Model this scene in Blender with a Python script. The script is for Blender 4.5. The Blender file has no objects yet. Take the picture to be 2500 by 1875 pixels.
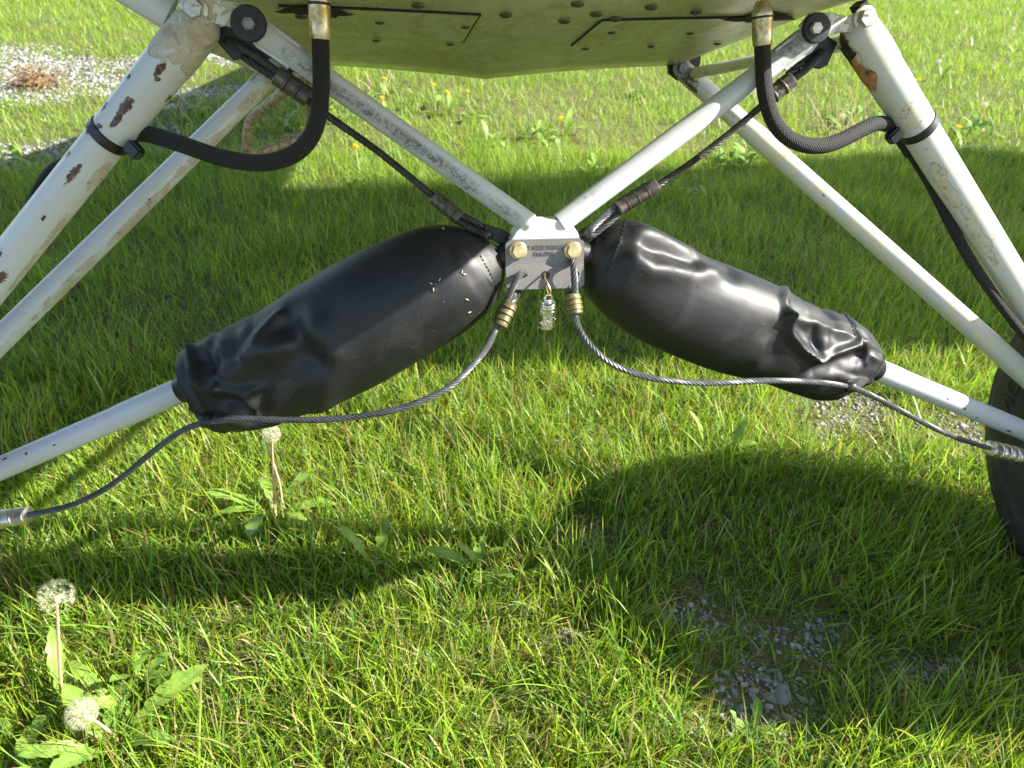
import bpy, bmesh, math, random
import numpy as np
from mathutils import Matrix, Vector

random.seed(7)
RNG = np.random.default_rng(11)
D = math.radians

# ------------------------------------------------------------------ camera, sky, sun, exposure
sc = bpy.context.scene
COL = sc.collection
FPX, CX, CY = 1900.0, 1250.0, 937.5            # focal length and centre for a 2500 px wide picture
CAM = np.array([-.1518, -.8438, .9975])
_yaw, _pit, _rol = D(-8.737), D(33.30), D(-2.14)
FW = np.array([-math.sin(_yaw) * math.cos(_pit), math.cos(_yaw) * math.cos(_pit), -math.sin(_pit)])
_r = np.array([math.cos(_yaw), math.sin(_yaw), 0.0])
_d = np.cross(FW, _r)
RT = _r * math.cos(_rol) + _d * math.sin(_rol)
DN = -_r * math.sin(_rol) + _d * math.cos(_rol)
cam_data = bpy.data.cameras.new('camera')
cam = bpy.data.objects.new('camera', cam_data)
COL.objects.link(cam)
cam.matrix_world = Matrix(((RT[0], -DN[0], -FW[0], CAM[0]), (RT[1], -DN[1], -FW[1], CAM[1]),
                           (RT[2], -DN[2], -FW[2], CAM[2]), (0, 0, 0, 1)))
cam_data.sensor_width = 36.0
cam_data.lens = FPX / 2500.0 * 36.0
cam_data.clip_start = .02
cam_data.clip_end = 300.0
cam_data.dof.use_dof = True
cam_data.dof.focus_distance = .88
cam_data.dof.aperture_fstop = 10.5
sc.camera = cam

SUN_AZ, SUN_EL = D(12.0), D(34.3)               # azimuth from +x towards -y
SUN = np.array([math.cos(SUN_EL) * math.cos(SUN_AZ), -math.cos(SUN_EL) * math.sin(SUN_AZ), math.sin(SUN_EL)])
world = bpy.data.worlds.new('World')
sc.world = world
world.use_nodes = True
wn = world.node_tree.nodes
sky = wn.new('ShaderNodeTexSky')
sky.sky_type = 'NISHITA'
sky.sun_disc = False
sky.sun_elevation = SUN_EL
sky.sun_rotation = math.atan2(SUN[0], SUN[1])
world.node_tree.links.new(sky.outputs[0], wn['Background'].inputs[0])
wn['Background'].inputs[1].default_value = .10
sun_data = bpy.data.lights.new('sun', 'SUN')
sun_data.energy = 5.0
sun_data.angle = D(.53)
sun_data.color = (1.0, .95, .86)
sun = bpy.data.objects.new('sun', sun_data)
COL.objects.link(sun)
sun.location = (4, -1, 4)
sun.rotation_euler = Vector(SUN).to_track_quat('Z', 'Y').to_euler()
sc.view_settings.view_transform = 'Standard'
sc.view_settings.look = 'None'
sc.view_settings.exposure = 1.7
sc.view_settings.gamma = 1.0
sc.view_settings.use_curve_mapping = False
sc.render.engine = 'CYCLES'
sc.cycles.use_denoising = True
sc.cycles.denoiser = 'OPENIMAGEDENOISE'
sc.cycles.denoising_prefilter = 'NONE'
sc.cycles.sample_clamp_indirect = 6.0
sc.cycles.max_bounces = 8
sc.cycles.transparent_max_bounces = 8

# ------------------------------------------------------------------ frames
TH = D(13.5)                                    # the airplane stands nose-up by this much
CT, ST, H0 = math.cos(TH), math.sin(TH), .88


def A2W(p):
    """airplane frame (x right, y aft, z up, origin between the gear bolts) to world"""
    p = np.asarray(p, float)
    return np.stack([p[..., 0], p[..., 1] * CT + p[..., 2] * ST, -p[..., 1] * ST + p[..., 2] * CT + H0], -1)


def W2A(w):
    w = np.asarray(w, float)
    z = w[..., 2] - H0
    return np.stack([w[..., 0], w[..., 1] * CT - z * ST, w[..., 1] * ST + z * CT], -1)


def proj(w):
    q = np.asarray(w, float) - CAM
    z = q @ FW
    return np.stack([CX + FPX * (q @ RT) / z, CY + FPX * (q @ DN) / z], -1)


AY = np.array([0, CT, -ST])


def Q(u, v, y):
    """world point on the airplane's cross plane y aft of the gear bolts"""
    q = FW + RT * (u - CX) / FPX + DN * (v - CY) / FPX
    o = np.array([0, 0, H0]) + AY * y
    return CAM + q * (((o - CAM) @ AY) / (q @ AY))


def G(u, v, z=0.0):
    """world point on the level z above the ground"""
    q = FW + RT * (u - CX) / FPX + DN * (v - CY) / FPX
    return CAM + q * ((z - CAM[2]) / q[2])


def unit(v):
    v = np.asarray(v, float)
    return v / np.linalg.norm(v)


# ------------------------------------------------------------------ node helper
class N:
    def __init__(s, name):
        s.m = bpy.data.materials.new(name)
        s.m.use_nodes = True
        s.t = s.m.node_tree
        s.bsdf = s.t.nodes['Principled BSDF']
        s.out = s.t.nodes['Material Output']

    def new(s, kind, ins=None, **props):
        n = s.t.nodes.new(kind)
        for k, v in props.items():
            setattr(n, k, v)
        for k, v in (ins or {}).items():
            s.put(n.inputs[k], v)
        return n

    def put(s, sock, v):
        if hasattr(v, 'is_output'):
            s.t.links.new(v, sock)
        else:
            if isinstance(v, (tuple, list)) and len(v) == 3 and sock.type == 'RGBA':
                v = (*v, 1)
            sock.default_value = v

    def coord(s, which='Object', scale=None):
        o = s.new('ShaderNodeTexCoord').outputs[which]
        if scale is not None:
            o = s.new('ShaderNodeVectorMath', {0: o, 1: scale}, operation='MULTIPLY').outputs[0]
        return o

    def noise(s, vec, scale, detail=4, rough=.6, dist=0.0):
        return s.new('ShaderNodeTexNoise', {'Vector': vec, 'Scale': scale, 'Detail': detail, 'Roughness': rough,
                                            'Distortion': dist}).outputs[0]

    def math(s, op, a, b=0.0, clamp=False):
        return s.new('ShaderNodeMath', {0: a, 1: b}, operation=op, use_clamp=clamp).outputs[0]

    def step(s, x, lo, hi):
        return s.new('ShaderNodeMapRange', {0: x, 1: lo, 2: hi, 3: 0.0, 4: 1.0}, interpolation_type='SMOOTHSTEP').outputs[0]

    def mix(s, f, a, b):
        n = s.new('ShaderNodeMix', data_type='RGBA')
        s.put(n.inputs[0], f)
        s.put(n.inputs[6], a)
        s.put(n.inputs[7], b)
        return n.outputs[2]

    def bump(s, h, strength=.3, dist=.001):
        return s.new('ShaderNodeBump', {'Height': h, 'Strength': strength, 'Distance': dist}).outputs[0]

    def fin(s, **kw):
        for k, v in kw.items():
            s.put(s.bsdf.inputs[k.replace('_', ' ')], v)
        return s.m

    def blob(s, uv, u, v, ru, rv):
        d = s.new('ShaderNodeVectorMath', {0: uv, 1: (u, v, 0)}, operation='SUBTRACT').outputs[0]
        d = s.new('ShaderNodeVectorMath', {0: d, 1: (1 / ru, 1 / rv, 0)}, operation='MULTIPLY').outputs[0]
        d = s.new('ShaderNodeVectorMath', {0: d}, operation='LENGTH').outputs['Value']
        return s.math('SUBTRACT', 1.0, d, True)


def paint(name, white=(.53, .55, .57), cream=(.41, .36, .25), peel=None, chips=(), rust=(.050, .014, .008),
          smudge=(), general=.30, seed=0.0, yellow=0.0):
    """old white enamel: peeled patches, chips down to rust or primer, grime. Positions are metres along / around the tube."""
    m = N(name)
    uv = m.coord('UV')
    ob = m.coord('Object')
    ob = m.new('ShaderNodeVectorMath', {0: ob, 1: (seed, seed * 1.7, seed * .3)}, operation='ADD').outputs[0]
    fine = m.noise(ob, 160, 5, .65)
    mid = m.noise(ob, 42, 6, .62, .6)
    big = m.noise(ob, 9, 4, .55)
    col = m.mix(m.step(big, .35, .7), white, tuple(c * k for c, k in zip(white, (.96, .95, .88))))
    if yellow:
        col = m.mix(m.math('MULTIPLY', m.step(mid, .42, .62), yellow), col, (.66, .58, .34))
    # peel
    acc = m.math('MULTIPLY', big, general)
    for b in (peel or ()):
        acc = m.math('MAXIMUM', acc, m.math('MULTIPLY', m.blob(uv, *b[:4]), b[4] if len(b) > 4 else 1.0))
    val = m.math('ADD', acc, m.math('MULTIPLY', m.math('SUBTRACT', mid, .5), 1.3))
    pm = m.step(val, .42, .45)
    edge = m.math('MULTIPLY', m.step(val, .39, .43), m.math('SUBTRACT', 1.0, m.step(val, .44, .47)))
    inner = m.mix(m.step(fine, .35, .7), cream, (.46, .44, .37))
    inner = m.mix(m.math('MULTIPLY', m.step(m.noise(ob, 75, 5, .7, .8), .52, .6), .8), inner, white)
    inner = m.mix(m.math('MULTIPLY', m.step(m.noise(ob, 95, 5, .7, .5), .56, .64), .7), inner, (.22, .16, .10))
    inner = m.mix(m.step(val, .85, 1.25), inner, (.34, .285, .19))
    col = m.mix(pm, col, inner)
    col = m.mix(m.math('MULTIPLY', edge, .55), col, (.22, .19, .13))
    # small flecks all over
    fl = m.noise(ob, 300, 3, .5)
    flm = m.math('MULTIPLY', m.step(fl, .735, .75), m.step(m.noise(ob, 24, 3), .48, .62))
    col = m.mix(m.math('MULTIPLY', flm, .8), col, (.10, .07, .05))
    # chips
    cm = None
    if chips:
        cacc = None
        for b in chips:
            x = m.blob(uv, *b[:4])
            cacc = x if cacc is None else m.math('MAXIMUM', cacc, x)
        cval = m.math('ADD', cacc, m.math('MULTIPLY', m.math('SUBTRACT', m.noise(ob, 190, 5, .7, .4), .5), 2.0))
        cval = m.math('MULTIPLY', cval, m.step(cacc, .0, .12))
        cm = m.step(cval, .40, .44)
        col = m.mix(m.step(cval, .30, .40), col, (.45, .38, .28))
        col = m.mix(cm, col, m.mix(m.step(fine, .4, .65), rust, (.10, .085, .075)))
    for b in smudge:
        x = m.blob(uv, *b[:4])
        x = m.math('MULTIPLY', x, m.math('ADD', .25, m.step(m.noise(ob, 200, 6, .75, .6), .40, .70)))
        col = m.mix(m.math('MINIMUM', m.math('MULTIPLY', x, b[4] * 1.5), .9), col, (.075, .068, .06))
    grime = m.math('MULTIPLY', m.step(m.noise(ob, 14, 6, .7, .5), .45, .8), .2)
    col = m.mix(grime, col, (.34, .31, .22))
    h = m.math('SUBTRACT', m.math('MULTIPLY', mid, .15), m.math('MULTIPLY', pm, .8))
    if cm is not None:
        h = m.math('SUBTRACT', h, cm)
    rough = m.math('ADD', .28, m.math('MULTIPLY', pm, .3))
    return m.fin(Base_Color=col, Roughness=rough, Normal=m.bump(h, .35, .0012))


def simple(name, col, rough=.5, metal=0.0, var=.25, scale=60, bump=.15, bd=.0006, spec=.5):
    m = N(name)
    ob = m.coord('Object')
    n = m.noise(ob, scale, 5, .6)
    c = m.mix(m.step(n, .3, .7), tuple(x * (1 - var) for x in col), tuple(min(1, x * (1 + var)) for x in col))
    return m.fin(Base_Color=c, Roughness=m.math('ADD', rough - .08, m.math('MULTIPLY', n, .16)), Metallic=metal,
                 Normal=m.bump(n, bump, bd), Specular_IOR_Level=spec)


M = {}
M['steel'] = simple('stainless_plate', (.175, .167, .157), .42, .3, .08, 300, .08, .0002)
M['zinc'] = simple('bare_bolt', (.52, .48, .42), .42, .7, .18, 200, .2, .0003)
M['gold'] = simple('cadmium_bolt', (.70, .55, .30), .34, .75, .2, 160, .15, .0003)
M['darkbolt'] = simple('dull_grey_bolt', (.20, .20, .20), .5, .5, .3, 150, .3, .0004)
M['rubber'] = simple('black_rubber', (.018, .018, .018), .62, 0, .3, 120, .3, .0005)
M['plastic'] = simple('black_nylon', (.012, .012, .013), .38, 0, .2, 80, .1, .0003)
M['lug'] = simple('black_painted_steel', (.02, .02, .019), .5, .1, .5, 60, .3, .0006)
M['sleeve_dark'] = simple('tarnished_copper_sleeve', (.12, .105, .088), .48, .55, .3, 140, .25, .0005)
M['sleeve_olive'] = simple('olive_tarnished_sleeve', (.13, .11, .045), .5, .35, .3, 140, .25, .0005)
M['sleeve_bright'] = simple('bright_plated_sleeve', (.62, .58, .50), .3, .9, .25, 90, .25, .0006)
M['cable'] = simple('galvanised_cable', (.10, .103, .108), .45, .5, .25, 90, .1, .0003)
M['cable_dark'] = simple('oily_dark_cable', (.045, .043, .04), .45, .4, .35, 90, .1, .0003)
M['chrome'] = simple('polished_pewter', (.75, .74, .72), .16, 1.0, .2, 250, .2, .0006)
M['brass'] = simple('brass_wire', (.58, .44, .2), .3, .9, .2, 200)
M['thread'] = simple('black_thread', (.006, .006, .006), .7, 0, .2, 90)
M['rustpaint'] = simple('rusty_painted_step', (.30, .23, .14), .6, .1, .55, 130, .6, .001)


def brassfit():
    m = N('plated_hose_fitting')
    ob = m.coord('Object')
    n = m.noise(ob, 55, 5, .7)
    c = m.mix(m.step(n, .42, .6), (.62, .56, .40), (.34, .25, .08))
    return m.fin(Base_Color=c, Roughness=.34, Metallic=.75, Normal=m.bump(n, .2, .0004))


M['fitting'] = brassfit()


def braid():
    m = N('braided_black_hose')
    uv = m.coord('UV')
    w1 = m.new('ShaderNodeTexWave', {'Vector': m.new('ShaderNodeMapping', {'Vector': uv, 'Rotation': (0, 0, .75)}).outputs[0],
                                     'Scale': 150, 'Distortion': 1.0, 'Detail': 2}).outputs[1]
    w2 = m.new('ShaderNodeTexWave', {'Vector': m.new('ShaderNodeMapping', {'Vector': uv, 'Rotation': (0, 0, -.75)}).outputs[0],
                                     'Scale': 150, 'Distortion': 1.0, 'Detail': 2}).outputs[1]
    h = m.math('MAXIMUM', w1, w2)
    n = m.noise(uv, 300, 4)
    c = m.mix(m.math('MULTIPLY', h, n), (.004, .004, .004), (.030, .029, .028))
    return m.fin(Base_Color=c, Roughness=.7, Normal=m.bump(m.math('ADD', h, n), .8, .002))


M['hose'] = braid()


def vinyl():
    m = N('black_coated_fabric')
    uv = m.coord('UV')
    ob = m.coord('Object')
    sep = m.new('ShaderNodeSeparateXYZ', {0: uv})
    wa = m.math('SINE', m.math('MULTIPLY', sep.outputs[0], 2 * math.pi / .0016))
    wb = m.math('SINE', m.math('MULTIPLY', sep.outputs[1], 2 * math.pi / .0026))
    weave = m.math('ADD', m.math('MULTIPLY', wa, .5), m.math('MULTIPLY', wb, .9))
    n = m.noise(ob, 26, 5, .65)
    dust = m.step(m.noise(ob, 480, 2, .5), .73, .77)
    dust = m.math('MULTIPLY', dust, m.step(m.noise(ob, 15, 3), .45, .62))
    smear = m.math('MULTIPLY', m.step(m.noise(ob, 18, 6, .7, .8), .45, .75), .5)
    c = m.mix(smear, (.0085, .0095, .0115), (.032, .031, .029))
    c = m.mix(m.math('MULTIPLY', dust, .7), c, (.45, .40, .31))
    h = m.math('ADD', m.math('MULTIPLY', weave, .045), m.math('MULTIPLY', n, .5))
    r = m.math('ADD', m.math('ADD', .40, m.math('MULTIPLY', n, .14)), m.math('MULTIPLY', smear, .5))
    return m.fin(Base_Color=c, Roughness=r, Specular_IOR_Level=.45, Normal=m.bump(h, .32, .0011))


M['vinyl'] = vinyl()


def tyre_mat():
    m = N('tyre_rubber')
    ob = m.coord('Object')
    n = m.noise(ob, 45, 5, .65)
    c = m.mix(m.step(n, .35, .75), (.013, .013, .012), (.032, .03, .026))
    return m.fin(Base_Color=c, Roughness=.68, Normal=m.bump(n, .2, .001))


M['tyre'] = tyre_mat()


def belly_mat():
    m = N('oily_cream_belly_paint')
    ob = m.coord('Object')
    n = m.noise(ob, 7, 6, .62, .8)
    n2 = m.noise(m.coord('Object', (6, 1.5, 6)), 6, 6, .7, 1.0)
    fl = m.step(m.noise(m.coord('Object', (1, .5, 1)), 190, 4, .6), .66, .70)
    c = m.mix(m.step(n, .35, .7), (.68, .66, .52), (.54, .50, .31))
    c = m.mix(m.math('MULTIPLY', m.step(n2, .45, .7), .5), c, (.30, .25, .08))
    # oil darkening increases aft of the gear fittings (object y)
    c = m.mix(m.math('MULTIPLY', fl, .75), c, (.06, .05, .03))
    return m.fin(Base_Color=c, Roughness=m.math('ADD', .10, m.math('MULTIPLY', n2, .22)), Normal=m.bump(n, .2, .005))


M['belly'] = belly_mat()
M['sealant_and_shadow'] = simple('black_sealant_and_gap_shadow', (.02, .018, .014), .7, 0, .5, 80, .6, .002)  # sealant and tar, also the drawn shadow lines round the inspection covers
M['screw'] = simple('dirty_screw_head', (.085, .075, .045), .55, .3, .4, 200)
M['wingfab'] = simple('white_wing_fabric', (.72, .73, .72), .45, 0, .04, 20)

# ------------------------------------------------------------------ mesh helpers
WLOC = {}


def mk(name, V, F, mat, parent=None, uv=None, smooth=True, label=None, cat=None, group=None, kind=None, origin=None):
    V = np.asarray(V, float)
    o0 = (V.min(0) + V.max(0)) / 2 if origin is None else np.asarray(origin, float)
    me = bpy.data.meshes.new(name)
    me.from_pydata((V - o0).tolist(), [], [list(map(int, f)) for f in F])
    if uv is not None:
        l = me.uv_layers.new(name='UVMap')
        l.data.foreach_set('uv', np.asarray(uv, np.float32).ravel())
    if smooth:
        me.polygons.foreach_set('use_smooth', [True] * len(me.polygons))
        try:
            me.set_sharp_from_angle(angle=D(42))
        except Exception:
            pass
    me.materials.append(mat)
    o = bpy.data.objects.new(name, me)
    COL.objects.link(o)
    put(o, o0, parent)
    tag(o, label, cat, group, kind)
    return o


def put(o, loc, parent):
    base = np.zeros(3)
    if parent is not None:
        o.parent = parent
        base = WLOC[parent.name]
    WLOC[o.name] = np.asarray(loc, float)
    o.location = np.asarray(loc, float) - base


def tag(o, label=None, cat=None, group=None, kind=None):
    if label: o['label'] = label
    if cat: o['category'] = cat
    if group: o['group'] = group
    if kind: o['kind'] = kind


def empty(name, loc, label, cat, group=None):
    o = bpy.data.objects.new(name, None)
    o.empty_display_size = .05
    COL.objects.link(o)
    put(o, loc, None)
    tag(o, label, cat, group)
    return o


class MB:
    def __init__(s):
        s.V, s.F, s.U, s.n = [], [], [], 0

    def add(s, V, F, U=None):
        V = np.asarray(V, float)
        s.V.append(V)
        for f in F:
            s.F.append([int(i) + s.n for i in f])
        if U is None:
            U = [(0, 0)] * sum(len(f) for f in F)
        s.U += list(U)
        s.n += len(V)
        return s

    def build(s, name, mat, parent=None, **kw):
        return mk(name, np.concatenate(s.V), s.F, mat, parent, uv=s.U, **kw)


def sweep(P, R, nseg=24, ref=None, caps=True, squash=1.0, rnd=False):
    """tube along points P with radius R; UV in metres (along, around), around = 0 towards ref"""
    P = np.asarray(P, float)
    n = len(P)
    R = np.full(n, R, float) if np.isscalar(R) else np.asarray(R, float)
    T = np.gradient(P, axis=0)
    T /= np.linalg.norm(T, axis=1)[:, None]
    ref = CAM - P[0] if ref is None else np.asarray(ref, float)
    a = ref - T[0] * (ref @ T[0])
    a = unit(a)
    V, s = [], np.concatenate([[0], np.cumsum(np.linalg.norm(np.diff(P, axis=0), axis=1))])
    ang = np.linspace(-math.pi, math.pi, nseg, endpoint=False)
    for i in range(n):
        a = unit(a - T[i] * (a @ T[i]))
        b = np.cross(T[i], a)
        V.append(P[i] + R[i] * (np.cos(ang)[:, None] * a * squash + np.sin(ang)[:, None] * b))
    V = np.concatenate(V)
    F, U = [], []
    st = 2 * math.pi / nseg
    for i in range(n - 1):
        for j in range(nseg):
            k = (j + 1) % nseg
            F.append((i * nseg + j, i * nseg + k, (i + 1) * nseg + k, (i + 1) * nseg + j))
            v0, v1 = -math.pi + j * st, -math.pi + (j + 1) * st
            U += [(s[i], v0 * R[i]), (s[i], v1 * R[i]), (s[i + 1], v1 * R[i + 1]), (s[i + 1], v0 * R[i + 1])]
    if caps:
        F.append(tuple(range(nseg))[::-1])
        F.append(tuple((n - 1) * nseg + j for j in range(nseg)))
        U += [(0, 0)] * nseg + [(s[-1], 0)] * nseg
    return V, F, U


def line(a, b, n):
    t = np.linspace(0, 1, n)[:, None]
    return np.asarray(a) * (1 - t) + np.asarray(b) * t


def spline(P, step):
    P = np.asarray(P, float)
    E = np.concatenate([[2 * P[0] - P[1]], P, [2 * P[-1] - P[-2]]])
    out = []
    for i in range(1, len(E) - 2):
        p0, p1, p2, p3 = E[i - 1:i + 3]
        k = max(2, int(np.linalg.norm(p2 - p1) / step * 1.5))
        t = np.linspace(0, 1, k, endpoint=False)[:, None]
        out.append(.5 * (2 * p1 + (p2 - p0) * t + (2 * p0 - 5 * p1 + 4 * p2 - p3) * t ** 2 + (3 * p1 - p0 - 3 * p2 + p3) * t ** 3))
    out.append(P[-1:])
    X = np.concatenate(out)
    s = np.concatenate([[0], np.cumsum(np.linalg.norm(np.diff(X, axis=0), axis=1))])
    m = max(2, int(s[-1] / step))
    q = np.linspace(0, s[-1], m)
    return np.stack([np.interp(q, s, X[:, k]) for k in range(3)], -1)


def lathe(a, axis, prof, nseg=32, sx=1.0):
    """profile [(dist along axis, radius)] around axis from point a"""
    axis = unit(axis)
    r = unit(np.cross(axis, (0.13, 0.2, 1.0) if abs(axis[2]) < .9 else (1.0, .1, .2)))
    b = np.cross(axis, r)
    ang = np.linspace(0, 2 * math.pi, nseg, endpoint=False)
    V = np.concatenate([a + axis * d + R * (np.cos(ang)[:, None] * r * sx + np.sin(ang)[:, None] * b) for d, R in prof])
    F = []
    n = len(prof)
    for i in range(n - 1):
        for j in range(nseg):
            k = (j + 1) % nseg
            F.append((i * nseg + j, i * nseg + k, (i + 1) * nseg + k, (i + 1) * nseg + j))
    F.append(tuple(range(nseg))[::-1])
    F.append(tuple((n - 1) * nseg + j for j in range(nseg)))
    return V, F


def plate(poly, nrm, th, bev=.0008):
    """extruded polygon (list of world points), thickness th along nrm, bevelled front edge"""
    P = np.asarray(poly, float)
    c = P.mean(0)
    nrm = unit(nrm)
    ins = np.array([p + unit(c - p) * bev for p in P])
    n = len(P)
    V = np.concatenate([P - nrm * th, P - nrm * bev, ins])
    F = [tuple(range(n)), tuple(range(2 * n, 3 * n))[::-1]]
    for i in range(n):
        k = (i + 1) % n
        F.append((i, i + n, k + n, k))
        F.append((i + n, i + 2 * n, k + 2 * n, k + n))
    # orient: first face must look along -nrm
    a, b, d = V[F[0][0]], V[F[0][1]], V[F[0][2]]
    if np.cross(b - a, d - b) @ nrm > 0:
        F = [tuple(f)[::-1] for f in F]
    return V, F


def hexbolt(c, axis, r, h, washer=0.0, wh=.0015, rot=.2):
    axis = unit(axis)
    mb = MB()
    if washer:
        mb.add(*lathe(np.asarray(c), axis, [(0, washer), (wh * .8, washer), (wh, washer * .95)], 28))
    p = np.asarray(c) + axis * (wh if washer else 0)
    x = unit(np.cross(axis, (.1, .3, 1)))
    y = np.cross(axis, x)
    V = []
    for d, k in ((0, 1), (h * .8, 1), (h, .86)):
        for j in range(6):
            a = rot + j * math.pi / 3
            V.append(p + axis * d + r * k * (math.cos(a) * x + math.sin(a) * y))
    F = [tuple(range(6))[::-1], tuple(range(12, 18))]
    for i in range(2):
        for j in range(6):
            k = (j + 1) % 6
            F.append((i * 6 + j, i * 6 + k, (i + 1) * 6 + k, (i + 1) * 6 + j))
    mb.add(V, F)
    return mb


def text_mesh(body, size, depth):
    cu = bpy.data.curves.new('lettering', 'FONT')
    cu.body = body
    cu.size = size
    cu.extrude = depth
    cu.align_x = 'CENTER'
    cu.align_y = 'CENTER'
    cu.resolution_u = 3
    o = bpy.data.objects.new('lettering', cu)
    COL.objects.link(o)
    dg = bpy.context.evaluated_depsgraph_get()
    me = bpy.data.meshes.new_from_object(o.evaluated_get(dg))
    V = np.array([v.co[:] for v in me.vertices])
    F = [tuple(p.vertices) for p in me.polygons]
    bpy.data.objects.remove(o)
    bpy.data.meshes.remove(me)
    return V, F


def vnoise(x, y, cell, seed):
    r = np.random.default_rng(seed)
    g = r.random((128, 128))
    X, Y = np.asarray(x) / cell + 37.3, np.asarray(y) / cell + 51.7
    i, j = np.floor(X).astype(int), np.floor(Y).astype(int)
    fx, fy = X - i, Y - j
    fx, fy = fx * fx * (3 - 2 * fx), fy * fy * (3 - 2 * fy)
    g00, g10, g01, g11 = g[i % 128, j % 128], g[(i + 1) % 128, j % 128], g[i % 128, (j + 1) % 128], g[(i + 1) % 128, (j + 1) % 128]
    return (g00 * (1 - fx) + g10 * fx) * (1 - fy) + (g01 * (1 - fx) + g11 * fx) * fy


# ------------------------------------------------------------------ ground
def ground_mat():
    m = N('lawn_soil')
    ob = m.coord('Object')
    n = m.noise(ob, 2.3, 5, .6)
    f = m.noise(ob, 60, 6, .7)
    c = m.mix(m.step(f, .35, .7), (.07, .058, .032), (.20, .175, .09))
    c = m.mix(m.math('MULTIPLY', m.step(n, .36, .58), .5), c, (.13, .16, .045))
    return m.fin(Base_Color=c, Roughness=.95, Normal=m.bump(f, .8, .01), Specular_IOR_Level=.1)


nx = 120
gx = np.concatenate([np.linspace(-60, -6, 8), np.linspace(-5.5, 8.5, nx), np.linspace(9, 60, 8)])
gy = np.concatenate([np.linspace(-60, -2, 8), np.linspace(-1.8, 10.5, nx), np.linspace(11, 60, 8)])
XX, YY = np.meshgrid(gx, gy, indexing='ij')


def gz(x, y):
    near = np.exp(-((np.asarray(x) - 1.0) ** 2 + (np.asarray(y) + .08) ** 2) / .12)
    return ((vnoise(x, y, .5, 3) - .5) * .022 + (vnoise(x, y, .17, 4) - .5) * .010) * (1 - near) - .003


ZZ = gz(XX, YY)
nX, nY = XX.shape
idx = np.arange(nX * nY).reshape(nX, nY)
GF = np.stack([idx[:-1, :-1], idx[1:, :-1], idx[1:, 1:], idx[:-1, 1:]], -1).reshape(-1, 4)
mk('ground', np.stack([XX, YY, ZZ], -1).reshape(-1, 3), GF, ground_mat(), kind='structure', origin=(0, 0, 0))

# ------------------------------------------------------------------ the airplane
PLANE = empty('airplane', (0, 0, 0), 'white bush airplane with peeling gear legs and black shock covers', 'airplane')

# fuselage: a loft with a shallow V keel
# stations: y, half width, z side bottom, keel drop, z top
STN = [(-1.02, .22, .16, .00, .50), (-.96, .30, .10, .0, .58), (-.55, .36, .045, .0, .66), (-.2, .37, .030, .002, .72), (-.04, .375, .024, .004, .80),
       (.15, .372, .014, .012, .95), (.35, .368, -.002, .018, 1.05), (.52, .362, -.018, .022, 1.05), (.60, .360, -.022, .024, 1.05),
       (.66, .358, -.020, .024, 1.05), (.8, .35, .0, .022, 1.03), (1.3, .31, .07, .02, .88), (2.0, .25, .17, .016, .66),
       (3.0, .18, .33, .012, .68), (4.2, .08, .55, .006, .78), (5.0, .03, .68, .0, .85)]


def section(y):
    S = np.array(STN)
    return [np.interp(y, S[:, 0], S[:, k]) for k in range(1, 5)]


def belly_z(x, y):
    w, zb, kd, zt = section(y)
    a = min(1.0, abs(x) / w)
    z = zb - kd * (1 - a) ** 1.0 * (.35 + .65 * (1 - a)) * 1.0
    if a > .9: z += (a - .9) ** 2 * 1.6
    return z


mb = MB()
ys = np.unique(np.concatenate([np.linspace(-1.02, -.1, 14), np.linspace(-.1, .9, 60), np.linspace(.9, 5.0, 24)]))
xs = np.sin(np.linspace(-1, 1, 61) * math.pi / 2)
ring = []
for y in ys:
    w, zb, kd, zt = section(y)
    L = [(x * w, y, belly_z(x * w, y)) for x in xs]
    z1 = L[-1][2]
    L += [(w, y, z1 + (zt - z1) * .35), (w * .97, y, z1 + (zt - z1) * .7), (w * .75, y, zt - .03), (0, y, zt),
          (-w * .75, y, zt - .03), (-w * .97, y, z1 + (zt - z1) * .7), (-w, y, z1 + (zt - z1) * .35)]
    ring.append(L)
ring = np.array(ring)
nr = ring.shape[1]
F = []
for i in range(len(ys) - 1):
    for j in range(nr):
        k = (j + 1) % nr
        F.append((i * nr + j, (i + 1) * nr + j, (i + 1) * nr + k, i * nr + k))
F.append(tuple(range(nr)))
F.append(tuple((len(ys) - 1) * nr + j for j in range(nr))[::-1])
FUS = mk('fuselage', A2W(ring.reshape(-1, 3)), F, M['belly'], PLANE)


def belly_hit(u, v, off=0.0):
    """point where the line of sight meets the belly, offset outwards"""
    q = FW + RT * (u - CX) / FPX + DN * (v - CY) / FPX
    lo = None
    for t in np.linspace(.5, 2.2, 900):
        a = W2A(CAM + q * t)
        if -.3 < a[1] < .75 and abs(a[0]) < .37 and a[2] > belly_z(a[0], a[1]):
            return A2W((a[0], a[1], belly_z(a[0], a[1]) - off))
    a = W2A(CAM + q * 1.4)
    return A2W((a[0], .55, belly_z(a[0], .55) - off))


def belly_at(x, y, off):
    return A2W((x, y, belly_z(x, y) - off))


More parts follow.
